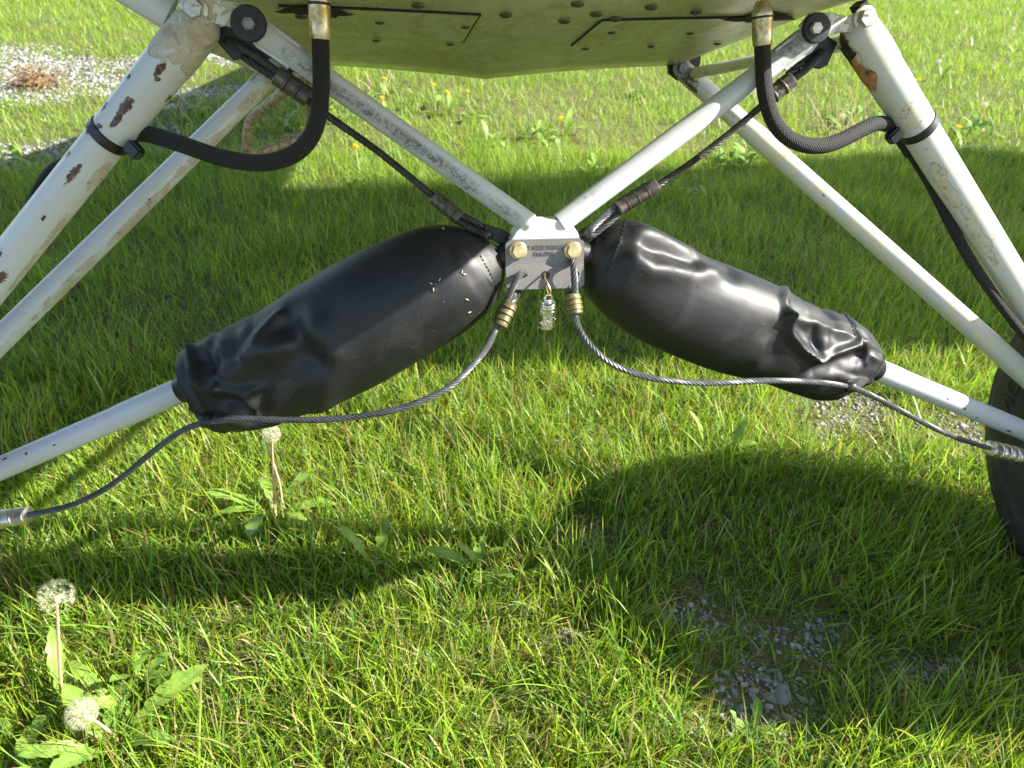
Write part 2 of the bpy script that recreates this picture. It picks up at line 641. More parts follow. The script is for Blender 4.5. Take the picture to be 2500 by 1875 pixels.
# inspection covers: thin sheets that follow the belly
def cover(x0, x1, y0, y1, skew, name='inspection_cover', th=.0022, mat=None):
    n1, n2 = 14, 8
    top, V = [], []
    for i in range(n1):
        for j in range(n2):
            fx, fy = i / (n1 - 1), j / (n2 - 1)
            y = y0 + (y1 - y0) * fy
            x = (x0 + (x1 - x0) * fx) + skew * fy * (1 if fx > .5 else 0)
            V.append(belly_at(x, y, th))
            top.append(belly_at(x, y, -.001))
    V = np.array(V + top)
    k = n1 * n2
    F = []
    for i in range(n1 - 1):
        for j in range(n2 - 1):
            a = i * n2 + j
            F.append((a, a + 1, a + n2 + 1, a + n2))
    edge = [i * n2 for i in range(n1)] + [(n1 - 1) * n2 + j for j in range(1, n2)] + \
           [i * n2 + n2 - 1 for i in range(n1 - 2, -1, -1)] + [j for j in range(n2 - 2, 0, -1)]
    for a, b in zip(edge, edge[1:] + edge[:1]):
        F.append((a, b, b + k, a + k))
    pan = mk(name, V, F, mat or M['belly'], FUS, smooth=False)
    ins = x0 if abs(x0) < abs(x1) else x1
    gap = [belly_at(x, y0 - .002, .0012) for x in np.linspace(x0, x1, 10)]
    gap2 = [belly_at(ins + (skew if ins == x1 else 0) * f, y0 + (y1 - y0) * f, .0014) for f in np.linspace(0, 1, 6)]
    mb = MB().add(*sweep(gap, .0019, 6)).add(*sweep(gap2, .0014, 6))
    mb.build('panel_gap_shadow', M['sealant_and_shadow'], FUS)  # dark tubes laid along the cover edges as the shadow in the gap


cover(-.275, -.058, .10, .27, -.006)
cover(.088, .315, .13, .30, 0.0)

# screw heads on the belly
dome = [(0, 1.0), (.35, .93), (.62, .72), (.8, .4), (.86, .08)]
for (u, v) in ((1020, 7), (1235, 31), (1378, 46), (1410, 4), (1455, 29), (1502, 41), (1590, 12), (1700, 24), (927, 50), (1137, 61),
               (918, 94), (1100, 103), (1493, 74), (1430, 114), (1590, 109), (1685, 76), (1752, 102), (735, 34)):
    p = belly_hit(u, v, .0018)
    r = .0074 if v < 48 else .0058
    V, F = lathe(p, -A2W((0, 0, 1)) + A2W((0, 0, 0)), [(d * r * .6, k * r) for d, k in dome], 14)
    mk('screw', V, F, M['screw'], FUS)

# torn sealant round the hose openings
for u, v, s in ((772, 22, 1), (1860, 38, -1)):
    mb = MB()
    c = W2A(belly_hit(u, v))
    n = 26
    pts = []
    for i in range(n):
        a = 2 * math.pi * i / n
        r = .9 + .5 * math.sin(a * 3 + u) * .4 + RNG.random() * .5
        pts.append((c[0] + math.cos(a) * .035 * r, c[1] + math.sin(a) * .025 * r))
    V = [belly_at(c[0], c[1], .004)] + [belly_at(max(-.36, min(.36, x)), y, .0035 if i % 2 else .002) for i, (x, y) in enumerate(pts)]
    mk('sealant', V, [(0, 1 + i, 1 + (i + 1) % n) for i in range(n)], M['sealant_and_shadow'], FUS, smooth=False)

# brace tubes along the fuselage edge between the fittings
for P, r in (([(690, 186, .575), (600, 138, .30), (498, 86, .02)], .013), ([(1688, 180, .575), (1880, 142, .30), (2096, 96, .02)], .0095)):
    V, F, U = sweep(spline([Q(*p) for p in P], .02), r, 18)
    mk('brace_tube', V, F, M['belly'], PLANE, uv=U)

# wings and lift struts
fab = M['wingfab']
for sgn in (-1, 1):
    prof = [(0, 0), (.03, .05), (.15, .10), (.35, .12), (.7, .09), (1.0, .01), (.6, -.005), (.2, -.02), (.03, -.03)]
    LE, TE = np.array([0, .05, 2.14]), np.array([0, 1.40, 1.86])
    V, F = [], []
    st = [0.33, 2.5, 5.1, 5.35]
    for i, x in enumerate(st):
        k = .8 if i == 3 else 1
        for c, t in prof:
            q = LE + (TE + np.array([0, max(0, x - 2.2) * .15, 0]) - LE) * (c * k + (1 - k) / 2)  # trailing edge swept outboard only to slant the unseen wing's ground shadow
            V.append((sgn * x, q[1], q[2] + t * k))
    n = len(prof)
    for i in range(3):
        for j in range(n):
            kx = (j + 1) % n
            F.append((i * n + j, i * n + kx, (i + 1) * n + kx, (i + 1) * n + j))
    F += [tuple(range(n)), tuple(3 * n + j for j in range(n))]
    mk('wing', V, F, fab, PLANE, smooth=False)
    for a, b, r, nm in (((.365, .012, -.004) if sgn < 0 else (.355, .05, .05), (2.30, .25, 2.06), .016, 'front'), ((.355, .60, -.012), (2.30, .95, 1.96), .013, 'rear')):
        V, F, U = sweep(line(A2W((sgn * a[0], a[1], a[2])), (sgn * b[0], b[1], b[2]), 30), r, 18, squash=.7)
        mk('lift_strut', V, F, paint('strut_paint', seed=3 + r, general=.2, yellow=.25), PLANE, uv=U)

# main gear legs
P_LF = paint('front_leg_paint_with_rust_chips', peel=[(.02, .0, .055, .08, 1.25), (.035, .02, .04, .03, 1.3), (.20, -.017, .04, .012, .8), (.33, -.02, .1, .008, .8), (.27, -.02, .03, .012, .8)],
             chips=[(.066, .002, .013, .005), (.076, -.001, .005, .004), (.118, .005, .020, .007), (.130, .004, .012, .006), (.141, .004, .010, .005), (.156, .014, .012, .006),
                    (.136, .024, .009, .005), (.212, .004, .020, .005), (.088, -.024, .006, .005), (.095, .022, .006, .004), (.27, .0, .007, .003), (.166, .02, .008, .006), (.36, -.004, .018, .006), (.345, .012, .02, .006),
                    (.372, .006, .02, .009), (.2, .022, .008, .005)],
             general=.26, seed=1.3)
P_RF = paint('front_leg_paint_flaking', cream=(.60, .54, .40), peel=[(.03, .03, .05, .03, 1.2), (.05, .018, .03, .014, 1.3), (.13, .0, .05, .02, .75), (.24, .008, .09, .016, .85), (.33, .006, .08, .014, .9)],
             chips=[(.010, .022, .028, .012), (.02, .034, .02, .014)], rust=(.10, .045, .02), general=.38, seed=5.1, yellow=.35)
P_LR = paint('rear_leg_paint_blistered', peel=[(.03, .0, .07, .06, 1.3), (.10, -.004, .05, .012, 1.1), (.22, -.01, .10, .012, 1.1), (.36, -.012, .10, .012, 1.1), (.5, -.012, .10, .012, 1.0)],
             chips=[(.045, .012, .004, .003), (.03, -.004, .004, .003), (.09, .024, .05, .005), (.33, -.006, .004, .002), (.06, .018, .02, .004)], general=.34, seed=8.2, yellow=.2)
P_RR = paint('rear_leg_paint_yellowed', peel=[(.03, .01, .05, .03, 1.3), (.15, .0, .05, .01, .8)], chips=[(.028, .002, .035, .02), (.05, .012, .03, .008), (.35, .0, .003, .002)], rust=(.12, .05, .025),
             general=.30, seed=12.7, yellow=.75)


def orange_primer():
    m = N('bare_orange_primer')
    ob = m.coord('Object')
    n = m.noise(ob, 110, 6, .7)
    c = m.mix(m.step(n, .4, .65), (.36, .16, .065), (.50, .30, .16))
    c = m.mix(m.step(m.noise(ob, 40, 3), .58, .66), c, (.10, .05, .03))
    return m.fin(Base_Color=c, Roughness=.7, Normal=m.bump(n, .6, .001))


AXLE = np.array([.90, .12, -.557])
LEGS = {}
for sgn in (-1, 1):
    sx = np.array([sgn, 1, 1])
    # front leg
    a, b = A2W(np.array([.337, .002, -.012]) * sx), A2W(AXLE * sx)
    d = unit(b - a)
    L = np.linalg.norm(b - a)
    s = np.array([-.012, -.010, -.004, .0, .012, .03, .05, .0505, .09, .0905, .14, .1405] + list(np.linspace(.15, L, 60)))
    R = np.array([.010, .015, .0195, .0212, .0222, .0228, .0225, .0217, .0215, .0210, .0209, .0203] + [.0202] * 60)
    V, F, U = sweep(a + d * s[:, None], R, 40)
    leg = mk('front_gear_leg', V, F, P_LF if sgn < 0 else P_RF, PLANE, uv=U,
             label='thick white gear leg with dark rust chips' if sgn < 0 else 'thick white gear leg with flaking cream paint and orange primer')
    LEGS[sgn] = (leg, a, d)
    # rear leg
    a2 = A2W(np.array([.349, .586, -.030]) * sx)
    b2 = A2W((AXLE + np.array([-.004, .02, -.012])) * sx)
    d2 = unit(b2 - a2)
    L2 = np.linalg.norm(b2 - a2)
    s = np.concatenate([[-.015, -.012, 0], np.linspace(.02, L2, 70)])
    R = np.concatenate([[.010, .014, .0172], np.full(70, .0172)])
    if sgn > 0:
        R[14:20] += np.array([.0002, .0009, .0016, .0013, .0005, .0001])
    V, F, U = sweep(a2 + d2 * s[:, None], R, 34)
    mk('rear_gear_leg', V, F, P_LR if sgn < 0 else P_RR, PLANE, uv=U)
    # rear fitting
    mb = MB()
    c0 = A2W(np.array([.350, .575, -.014]) * sx)
    mb.add(*plate([c0 + np.array([x * sgn, 0, z]) for x, z in ((-.034, .012), (-.026, -.022), (-.008, -.034), (.016, -.03), (.028, -.006), (.026, .026), (-.022, .03))], -AY, .012))
    ft = mb.build('gear_fitting', M['lug'], PLANE, smooth=False)
    px = (679, 160) if sgn < 0 else (1665, 167)
    hexbolt(Q(*px, .563), -AY, .0105, .009, .0165, .003, .3 * sgn).build('bolt', M['darkbolt'], ft)
    # shock strut
    a3, b3 = A2W(np.array([.03, .0, -.23]) * sx), A2W(np.array([.88, .11, -.60]) * sx)
    n3 = 90
    P3 = line(a3 + (b3 - a3) * .08, b3, n3)
    R3 = np.full(n3, .0142)
    R3[:46] = .0150
    V, F, U = sweep(P3, R3, 28)
    u0 = .49 * np.linalg.norm(b3 - a3)
    mk('shock_strut', V, F, paint('shock_strut_paint', general=.05, seed=20 + sgn,
                                  chips=[(u0 + .20, .010, .012, .003), (u0 + .13, .009, .006, .0022), (u0 + .062, .0, .004, .0016), (u0 + .10, .004, .003, .003), (u0 + .265, .006, .010, .008),
                                         (u0 + .03, .01, .003, .001)]), PLANE, uv=U)

# orange primer patch on the right leg: a thin skin over the tube
leg, a, d = LEGS[1]
ref = unit((CAM - a) - d * ((CAM - a) @ d))
side = np.cross(d, ref)
V, F = [], []
n1, n2 = 14, 10
for i in range(n1):
    for j in range(n2):
        fs, fa = i / (n1 - 1), j / (n2 - 1) * 2 - 1
        w = math.sin(math.pi * min(.97, max(.04, fs))) ** .5
        ang = 1.0 + fa * .62 * w + .10 * math.sin(fs * 9) * w
        r = .0230 if fs < .6 else .0228
        V.append(a + d * (.014 + .046 * fs + .006 * math.sin(fa * 5)) + r * (math.cos(ang) * ref + math.sin(ang) * side))
for i in range(n1 - 1):
    for j in range(n2 - 1):
        F.append((i * n2 + j, i * n2 + j + 1, (i + 1) * n2 + j + 1, (i + 1) * n2 + j))
mk('primer_patch', V, F, orange_primer(), leg)
V = []
for i in range(n1):
    for j in range(n2):
        fs, fa = i / (n1 - 1), j / (n2 - 1) * 2 - 1
        w = .55 + .45 * math.sin(math.pi * fs) + .25 * math.sin(fs * 11 + 1)
        ang = 1.15 + fa * .5 * w
        V.append(a + d * (-.004 + .024 * fs + .005 * math.sin(fa * 4 + 1)) + .0236 * (math.cos(ang) * ref + math.sin(ang) * side))
mk('tar_patch', V, F, M['sealant_and_shadow'], leg)

# cable ties round the legs
for sgn, su, hx in ((-1, (270, 327), (328, 366)), (1, (2237, 302), (2183, 331))):
    leg, a, d = LEGS[sgn]
    t = ((Q(*su, .03) - a) @ d)
    c = a + d * t
    ax = unit(d + .05 * np.array([0, 0, 1.0]))
    V, F = lathe(c - ax * .0052, ax, [(0, .0212), (.0008, .0222), (.0096, .0222), (.0104, .0212)], 48)
    tie = mk('cable_tie', V, F, M['plastic'], PLANE)
    hc = Q(*hx, .006)
    X, Y, Z = unit(RT + .35 * DN * -sgn), ax, None
    X = unit(X - Y * (X @ Y))
    Z = np.cross(X, Y)
    bmv = np.array([hc + X * x * .0085 + Y * y * .0068 + Z * z * .0062 for x in (-1, 1) for y in (-1, 1) for z in (-1, 1)])
    bm = bmesh.new()
    vs = [bm.verts.new(v) for v in bmv]
    for f in ((0, 1, 3, 2), (4, 6, 7, 5), (0, 4, 5, 1), (2, 3, 7, 6), (0, 2, 6, 4), (1, 5, 7, 3)):
        bm.faces.new([vs[i] for i in f])
    bmesh.ops.bevel(bm, geom=bm.edges[:], offset=.0022, segments=2, affect='EDGES')
    bm.verts.index_update()
    mk('tie_head', [v.co[:] for v in bm.verts], [[v.index for v in f.verts] for f in bm.faces], M['plastic'], tie)
    bm.free()

# front gear fittings
fit_paint = paint('fitting_paint_peeled', white=(.62, .62, .55), cream=(.45, .40, .28), peel=[(0, 0, .2, .2, .5)], general=.7, seed=31, yellow=.3)
NB = -AY                                   # bolt heads look forward
for sgn, poly, bo, vo, wr in ((-1, ((449, 29), (470, 52), (488, 60), (509, 56), (535, 60), (563, 66), (600, 96), (640, 84), (650, 50), (620, 18), (579, 6), (541, -2), (515, -4), (488, -14), (455, -10)), (475, 22), (608, 58), .0166),
                              (1, ((2004, 96), (2035, 81), (2071, 78), (2098, 80), (2130, 62), (2136, 30), (2115, 22), (2071, 40), (2026, 30), (1981, 30), (1955, 62), (1970, 92)), (2110, 45), (1990, 69), .0150)):
    ft = MB().add(*plate([Q(u, v, -.008) for u, v in poly], NB, .006)).build('gear_fitting', fit_paint, PLANE, smooth=False)
    hexbolt(Q(*bo, -.009), NB, .0098, .0075, .0125, .0022, .35).build('bolt', M['zinc'], ft)
    V, F = lathe(Q(*vo, -.009), NB, [(0, wr), (.004, wr), (.0058, wr * .94), (.0062, wr * .8), (.0062, .006)], 36)
    mk('washer', V, F, M['rubber'], ft)
    hexbolt(Q(*vo, -.0152), NB, .0066, .0055, 0, .001, .1).build('bolt', M['zinc'] if sgn > 0 else M['darkbolt'], ft)
    # grade marks on the big bolt
    V, F = text_mesh('0010', .0042, .0002)
    up, rt = A2W((0, 0, 1)) - A2W((0, 0, 0)), np.array([1.0, 0, 0])
    o = Q(bo[0], bo[1], -.009 - .0022 - .0075 - .0002)
    V = np.array([o + rt * (v[0] * .8 + .001) + up * (v[1] * .8 + .0028) + NB * v[2] for v in V])
    mk('grade_mark', V, F, M['darkbolt'], ft, smooth=False)
# dark spacer above the right bolt
mk('spacer', *plate([Q(u, v, .004) for u, v in ((2098, 14), (2116, -2), (2130, 20), (2136, 44), (2112, 40))], NB, .02), M['lug'], PLANE, smooth=False)

# cable lugs behind the fittings
for poly in (((517, 88), (521, 70), (553, 62), (600, 74), (628, 98), (668, 138), (640, 150), (588, 143), (569, 147)),
             ((1983, 96), (2017, 84), (2046, 104), (2021, 159), (2004, 168), (1983, 165), (1966, 150))):
    mk('cable_lug', *plate([Q(u, v, .014) for u, v in poly], NB, .005), M['lug'], PLANE, smooth=False)

# cabane V
vp = {-1: paint('cabane_paint_smudged', general=.02, seed=41, smudge=[(.05, .003, .05, .009, .7), (.11, .002, .06, .008, .9), (.165, .003, .03, .010, 1.0), (.20, .002, .035, .008, .8), (.235, .004, .03, .010, .9), (.15, 0, .2, .006, .5), (.29, .004, .04, .009, .7)]),
      1: paint('cabane_paint_clean', general=.02, seed=44, smudge=[(.02, .0, .03, .02, .9), (.28, .006, .02, .006, .4)])}
for sgn in (-1, 1):
    a = A2W((sgn * .279, .006, -.022))
    b = A2W((sgn * .017, -.001, -.208))
    s = np.concatenate([[0, .012, .03], np.linspace(.045, 1, 40) * 1.0])
    n = len(s)
    R = np.full(n, .0117)
    R[:3] = (.013, .0128, .0121)
    P = a + (b - a) * np.clip(s, 0, 1)[:, None]
    V, F, U = sweep(P, R, 30)
    mk('cabane_tube', V, F, vp[sgn], PLANE, uv=U, label='grey smudged white diagonal tube of the centre V' if sgn < 0 else 'clean white diagonal tube of the centre V')
    # flattened end at the fitting
    e = unit(b - a)
    o = a + e * .004
    pr = unit(np.cross(e, AY))
    poly = [o + e * x + pr * y for x, y in ((.03, .0125), (-.004, .0135), (-.018, .009), (-.022, 0), (-.018, -.009), (-.004, -.0135), (.03, -.0125))]
    mk('tube_end', *plate([p + NB * .006 for p in poly], NB, .010), vp[sgn], PLANE, smooth=False)

# centre bracket: white gusset, steel plate, bolts
gus = [Q(u, v, -.010) for u, v in ((1245, 588), (1258, 566), (1283, 541), (1300, 537), (1370, 537), (1392, 541), (1410, 566), (1420, 588))]
BR = mk('centre_bracket', *plate(gus, NB, .026, .002), paint('bracket_paint', general=.02, seed=51), PLANE, smooth=False)
# steel plate bent below the lettering
prof = [(0, 0), (.026, 0), (.033, .0025), (.053, .0075)]           # down, forward
tl, tr = W2A(Q(1234, 584, -.014)), W2A(Q(1427, 584, -.014))
xl, xr, zt = tl[0], tr[0], (tl[2] + tr[2]) / 2
V, F = [], []
outl = []
rows = []
dz = [0, .0035, .007, .026, .029, .033, .047, .0505, .053]
for z in dz:
    ins = 0
    for zc, sg in ((0.0, 1), (.053, -1)):
        q = abs(z - zc)
        if q < .0055: ins = .0055 - math.sqrt(max(0, .0055 ** 2 - (.0055 - q) ** 2))
    f = np.interp(z, [p[0] for p in prof], [p[1] for p in prof])
    rows.append((z, f, ins))
nc = 12
for th in (0, .0032):
    for z, f, ins in rows:
        for j in range(nc + 1):
            x = xl + ins + (xr - xl - 2 * ins) * j / nc
            V.append(A2W((x, -.014 - f + th, zt - z)))
nrw = len(rows)
for k in range(2):
    for i in range(nrw - 1):
        for j in range(nc):
            q = k * nrw * (nc + 1) + i * (nc + 1) + j
            f = (q, q + nc + 1, q + nc + 2, q + 1)
            F.append(f if k == 0 else f[::-1])
edge = [j for j in range(nc + 1)] + [i * (nc + 1) + nc for i in range(1, nrw)] + [(nrw - 1) * (nc + 1) + j for j in range(nc - 1, -1, -1)] + [i * (nc + 1) for i in range(nrw - 2, 0, -1)]
kk = nrw * (nc + 1)
for p, q in zip(edge, edge[1:] + edge[:1]):
    F.append((p, q, q + kk, p + kk))
mk('steel_plate', V, F, M['steel'], BR)
for u in (1265, 1398):
    hexbolt(Q(u, 611, -.0145), NB, .0084, .0065, .0096, .0018, .25).build('bolt', M['gold'], BR)
upv = A2W((0, 0, 1)) - A2W((0, 0, 0))
for body, size, (u, v) in (('*F ATLEE DODGE', .0060, (1330, 605)), ('FAA-PMA', .0062, (1328, 621))):
    V, F = text_mesh(body, size, .00012)
    o = Q(u, v, -.0145)
    V = np.array([o + np.array([1.0, 0, 0]) * p[0] * .88 + upv * p[1] * 1.15 + NB * p[2] for p in V])
    mk('lettering', V, F, simple('stamped_lettering', (.10, .095, .09), .5, .6), BR, smooth=False)


def fy(z):
    return np.interp(zt - z, [p[0] for p in prof], [p[1] for p in prof])


for u, v, r in ((1274, 670, .0032), (1332, 672, .0046), (1407, 668, .0036)):
    c = W2A(Q(u, v, -.018))
    o = A2W((c[0], -.0142 - fy(c[2]), c[2]))
    V, F = lathe(o, unit(NB + .25 * upv), [(0, r), (.0004, r), (.0006, r * .9), (-.001, r * .8)], 24)
    mk('plate_hole', V, F, M['lug'], BR)
# lugs for the upper cables beside the gusset
for poly in (((1185, 548), (1225, 560), (1262, 580), (1250, 612), (1222, 600), (1180, 572)), ((1395, 580), (1425, 560), (1470, 535), (1480, 552), (1440, 590), (1415, 615))):
    mk('cable_lug', *plate([Q(u, v, .006) for u, v in poly], NB, .005), M['lug'], PLANE, smooth=False)
# pivot bosses between plate and covers
for sgn, uu in ((-1, (1215, 640)), (1, (1445, 640))):
    c = A2W((sgn * .045, .002, -.243))
    V, F = lathe(c, (-sgn, 0, .3), [(-.03, .010), (0, .013), (.02, .013)], 24)
    mk('pivot_boss', V, F, M['lug'], PLANE)


# ------------------------------------------------------------------ cables
def strand_cable(P, R, name, mat, parent, pitch=None, nst=6, ns=6, hexa=True):
    X = spline(P, .0028)
    T = np.gradient(X, axis=0)
    T /= np.linalg.norm(T, axis=1)[:, None]
    s = np.concatenate([[0], np.cumsum(np.linalg.norm(np.diff(X, axis=0), axis=1))])
    a = unit(np.cross(T[0], (.3, .5, .8)))
    A, B = [], []
    for t in T:
        a = unit(a - t * (a @ t))
        A.append(a)
        B.append(np.cross(t, a))
    A, B = np.array(A), np.array(B)
    pitch = pitch or R * 9
    rs = R * .37
    mb = MB()
    for k in range(nst):
        ph = 2 * math.pi * (k / nst + s / pitch)
        c = X + (R - rs) * (np.cos(ph)[:, None] * A + np.sin(ph)[:, None] * B)
        V, F, U = sweep(c, rs, ns, ref=A[0])
        mb.add(V, F, U)
    return mb.build(name, mat, parent)


def crimp(a, b, r, mat, parent, grooves=2, squash=1.25):
    ax = b - a
    L = np.linalg.norm(ax)
    prof = [(0, r * .86), (.0012, r)]
    for k in range(grooves + 1):
        z0 = L * (k + 1) / (grooves + 1)
        if k < grooves:
            prof += [(z0 - .0022, r), (z0 - .0012, r * 1.09), (z0 + .0002, r * 1.09), (z0 + .0008, r * .93), (z0 + .002, r)]
    prof += [(L - .0012, r), (L, r * .86)]
    V, F = lathe(a, ax, prof, 28, squash)
    return mk('crimp_sleeve', V, F, mat, parent)


def loop_pts(s0, hole, off, y0, y1):
    """doubled cable from sleeve end s0 to a hole: out, around, back"""
    s0, hole = np.array(s0, float), np.array(hole, float)
    d = unit(hole - s0)
    n = np.array([-d[1], d[0]])
    return [(*(s0 + n * off), y0), (*(s0 * .5 + hole * .5 + n * off * 1.1), (y0 + y1) / 2 - .002), (*(hole + n * off * .6 - d * 4), y1 - .004), (*(hole + d * 6), y1 + .002),
            (*(hole - n * off * .8 - d * 4), y1 + .010), (*(s0 * .5 + hole * .5 - n * off * 1.1), (y0 + y1) / 2 + .004), (*(s0 - n * off), y0 + .002)]


def qs(L):
    return [Q(*p) for p in L]


# upper left safety cable
c = strand_cable(qs([(712, 213, .008), (800, 282, .012), (930, 375, .014), (1058, 480, .010), (1085, 503, .008)]), .0040, 'safety_cable', M['cable_dark'], PLANE)
strand_cable(qs(loop_pts((676, 184), (561, 104), 8, .008, .012)), .0042, 'cable_loop', M['cable_dark'], c)
crimp(Q(673, 182, .008), Q(756, 240, .009), .0098, M['sleeve_dark'], c, 2)
strand_cable(qs(loop_pts((1118, 530), (1192, 572), 8, .006, .004)), .0042, 'cable_loop', M['cable_dark'], c)
crimp(Q(1056, 478, .010), Q(1122, 532, .007), .0082, M['sleeve_dark'], c, 3)
# upper right safety cable
c = strand_cable(qs([(1900, 222, .012), (1800, 310, .016), (1700, 388, .016), (1595, 460, .010), (1560, 480, .008)]), .0040, 'safety_cable', M['cable_dark'], PLANE)
strand_cable(qs(loop_pts((1928, 190), (2000, 132), 8, .010, .010)), .0042, 'cable_loop', M['cable_dark'], c)
crimp(Q(1934, 192, .010), Q(1862, 252, .014), .0090, M['sleeve_dark'], c, 2)
strand_cable(qs(loop_pts((1515, 506), (1440, 570), 8, .004, -.006)), .0042, 'cable_loop', M['cable'], c)
crimp(Q(1505, 510, .003), Q(1602, 452, .008), .0084, M['sleeve_dark'], c, 3)
# lower left safety cable
c = strand_cable(qs([(1243, 744, -.035), (1215, 795, -.042), (1190, 846, -.055), (1155, 890, -.07), (1095, 946, -.085), (1000, 990, -.09), (900, 1013, -.085), (800, 1024, -.075), (700, 1025, -.06),
                     (600, 1023, -.045), (505, 1031, -.03), (440, 1054, -.02), (370, 1105, 0.0), (300, 1163, .02), (240, 1203, .03), (160, 1237, .045), (60, 1258, .05), (-60, 1275, .06)]), .0036, 'safety_cable', M['cable'], PLANE)
strand_cable(qs([(1236, 742, -.034), (1252, 700, -.034), (1268, 672, -.030), (1278, 666, -.022), (1281, 675, -.012), (1272, 700, -.006), (1250, 742, -.030)]), .0040, 'cable_loop', M['cable'], c)
crimp(Q(1246, 738, -.034), Q(1218, 795, -.042), .0080, M['sleeve_olive'], c, 3, 1.15)
crimp(Q(70, 1256, .05), Q(-60, 1278, .06), .0105, M['sleeve_bright'], c, 3, 1.2)
# lower right safety cable
c = strand_cable(qs([(1399, 718, -.032), (1404, 765, -.04), (1413, 800, -.05), (1440, 842, -.07), (1490, 886, -.085), (1570, 918, -.09), (1650, 931, -.088), (1750, 935, -.08), (1850, 930, -.07),
                     (1960, 931, -.055), (2070, 944, -.03), (2140, 972, -.015), (2220, 1014, .01), (2310, 1059, .03), (2400, 1090, .045), (2470, 1106, .05), (2620, 1150, .07)]), .0036, 'safety_cable', M['cable'], PLANE)
strand_cable(qs([(1404, 718, -.031), (1402, 680, -.032), (1400, 650, -.030), (1399, 636, -.024), (1396, 644, -.012), (1394, 680, -.008), (1394, 718, -.03)]), .0040, 'cable_loop', M['cable'], c)
crimp(Q(1397, 718, -.032), Q(1405, 768, -.04), .0080, M['sleeve_olive'], c, 3, 1.15)
crimp(Q(2416, 1094, .046), Q(2490, 1112, .052), .0105, M['sleeve_bright'], c, 3, 1.2)
strand_cable(qs([(2485, 1107, .052), (2540, 1115, .06), (2640, 1130, .08)]), .0040, 'cable_loop', M['cable'], c)

# ------------------------------------------------------------------ brake hoses
for pts, (fa, fb), tail in (
    ([(782, 90, -.012), (784, 150, -.014), (784, 215, -.018), (778, 280, -.024), (757, 338, -.03), (718, 376, -.034), (660, 396, -.032), (600, 396, -.026), (530, 382, -.018), (460, 358, -.006),
      (400, 338, .010), (350, 326, .026), (300, 330, .038), (255, 352, .048), (215, 375, .05)], ((779, -8), (782, 97)),
     [(215, 375, .05), (165, 395, .055), (125, 420, .06), (95, 465, .06), (70, 515, .055), (0, 610, .05), (-60, 700, .05)]),
    ([(1861, 106, -.012), (1863, 160, -.014), (1868, 225, -.016), (1886, 290, -.02), (1918, 332, -.022), (1965, 354, -.022), (2015, 355, -.018), (2062, 338, -.012), (2105, 316, -.002),
      (2140, 302, .010), (2172, 306, .025), (2196, 330, .036), (2225, 372, .044)], ((1861, 28), (1861, 112)),
     [(2225, 372, .044), (2270, 445, .046), (2320, 545, .05), (2372, 640, .055), (2430, 725, .06), (2475, 785, .065), (2520, 840, .07)])):
    P = spline(qs(pts), .006)
    V, F, U = sweep(P, .0084, 22)
    h = mk('brake_hose', V, F, M['hose'], PLANE, uv=U)
    V, F, U = sweep(spline(qs(tail), .008), .0066, 14)
    mk('hose_tail', V, F, M['hose'], h, uv=U)
    a, b = Q(*fa, -.011), Q(*fb, -.012)
    L = np.linalg.norm(b - a)
    V, F = lathe(a, b - a, [(-.01, .006), (0, .0105), (L * .16, .0105), (L * .2, .0103), (L * .7, .0103), (L * .96, .0096), (L, .0088)], 28)
    mk('hose_fitting', V, F, M['fitting'], h)
    V, F = lathe(a, b - a, [(L * .10, .0085), (L * .14, .0108), (L * .20, .0108), (L * .22, .009)], 28)
    mk('collar', V, F, M['lug'], h)

# boarding step behind the left leg
P = spline([A2W(W2A(Q(u, v, y))) for u, v, y in ((760, 165, .62), (735, 190, .64), (668, 244, .70), (618, 288, .75), (606, 312, .76), (604, 345, .78), (602, 372, .80), (622, 374, .82), (680, 356, .84), (745, 330, .86), (757, 300, .84), (758, 240, .72), (757, 190, .66))], .008)
V, F, U = sweep(P, .0095, 16)
mk('boarding_step', V, F, M['rustpaint'], PLANE, uv=U, label='rusty bent tube boarding step behind the left gear leg')

# ------------------------------------------------------------------ wheels
def lathe_x(c, prof, nseg, sgn):
    ang = np.linspace(0, 2 * math.pi, nseg, endpoint=False)
    V = np.concatenate([np.stack([np.full(nseg, c[0] + sgn * d), c[1] + r * np.cos(ang), c[2] + r * np.sin(ang)], -1) for d, r in prof])
    F = []
    for i in range(len(prof) - 1):
        for j in range(nseg):
            k = (j + 1) % nseg
            f = (i * nseg + j, i * nseg + k, (i + 1) * nseg + k, (i + 1) * nseg + j)
            F.append(f if sgn < 0 else f[::-1])
    return V, F


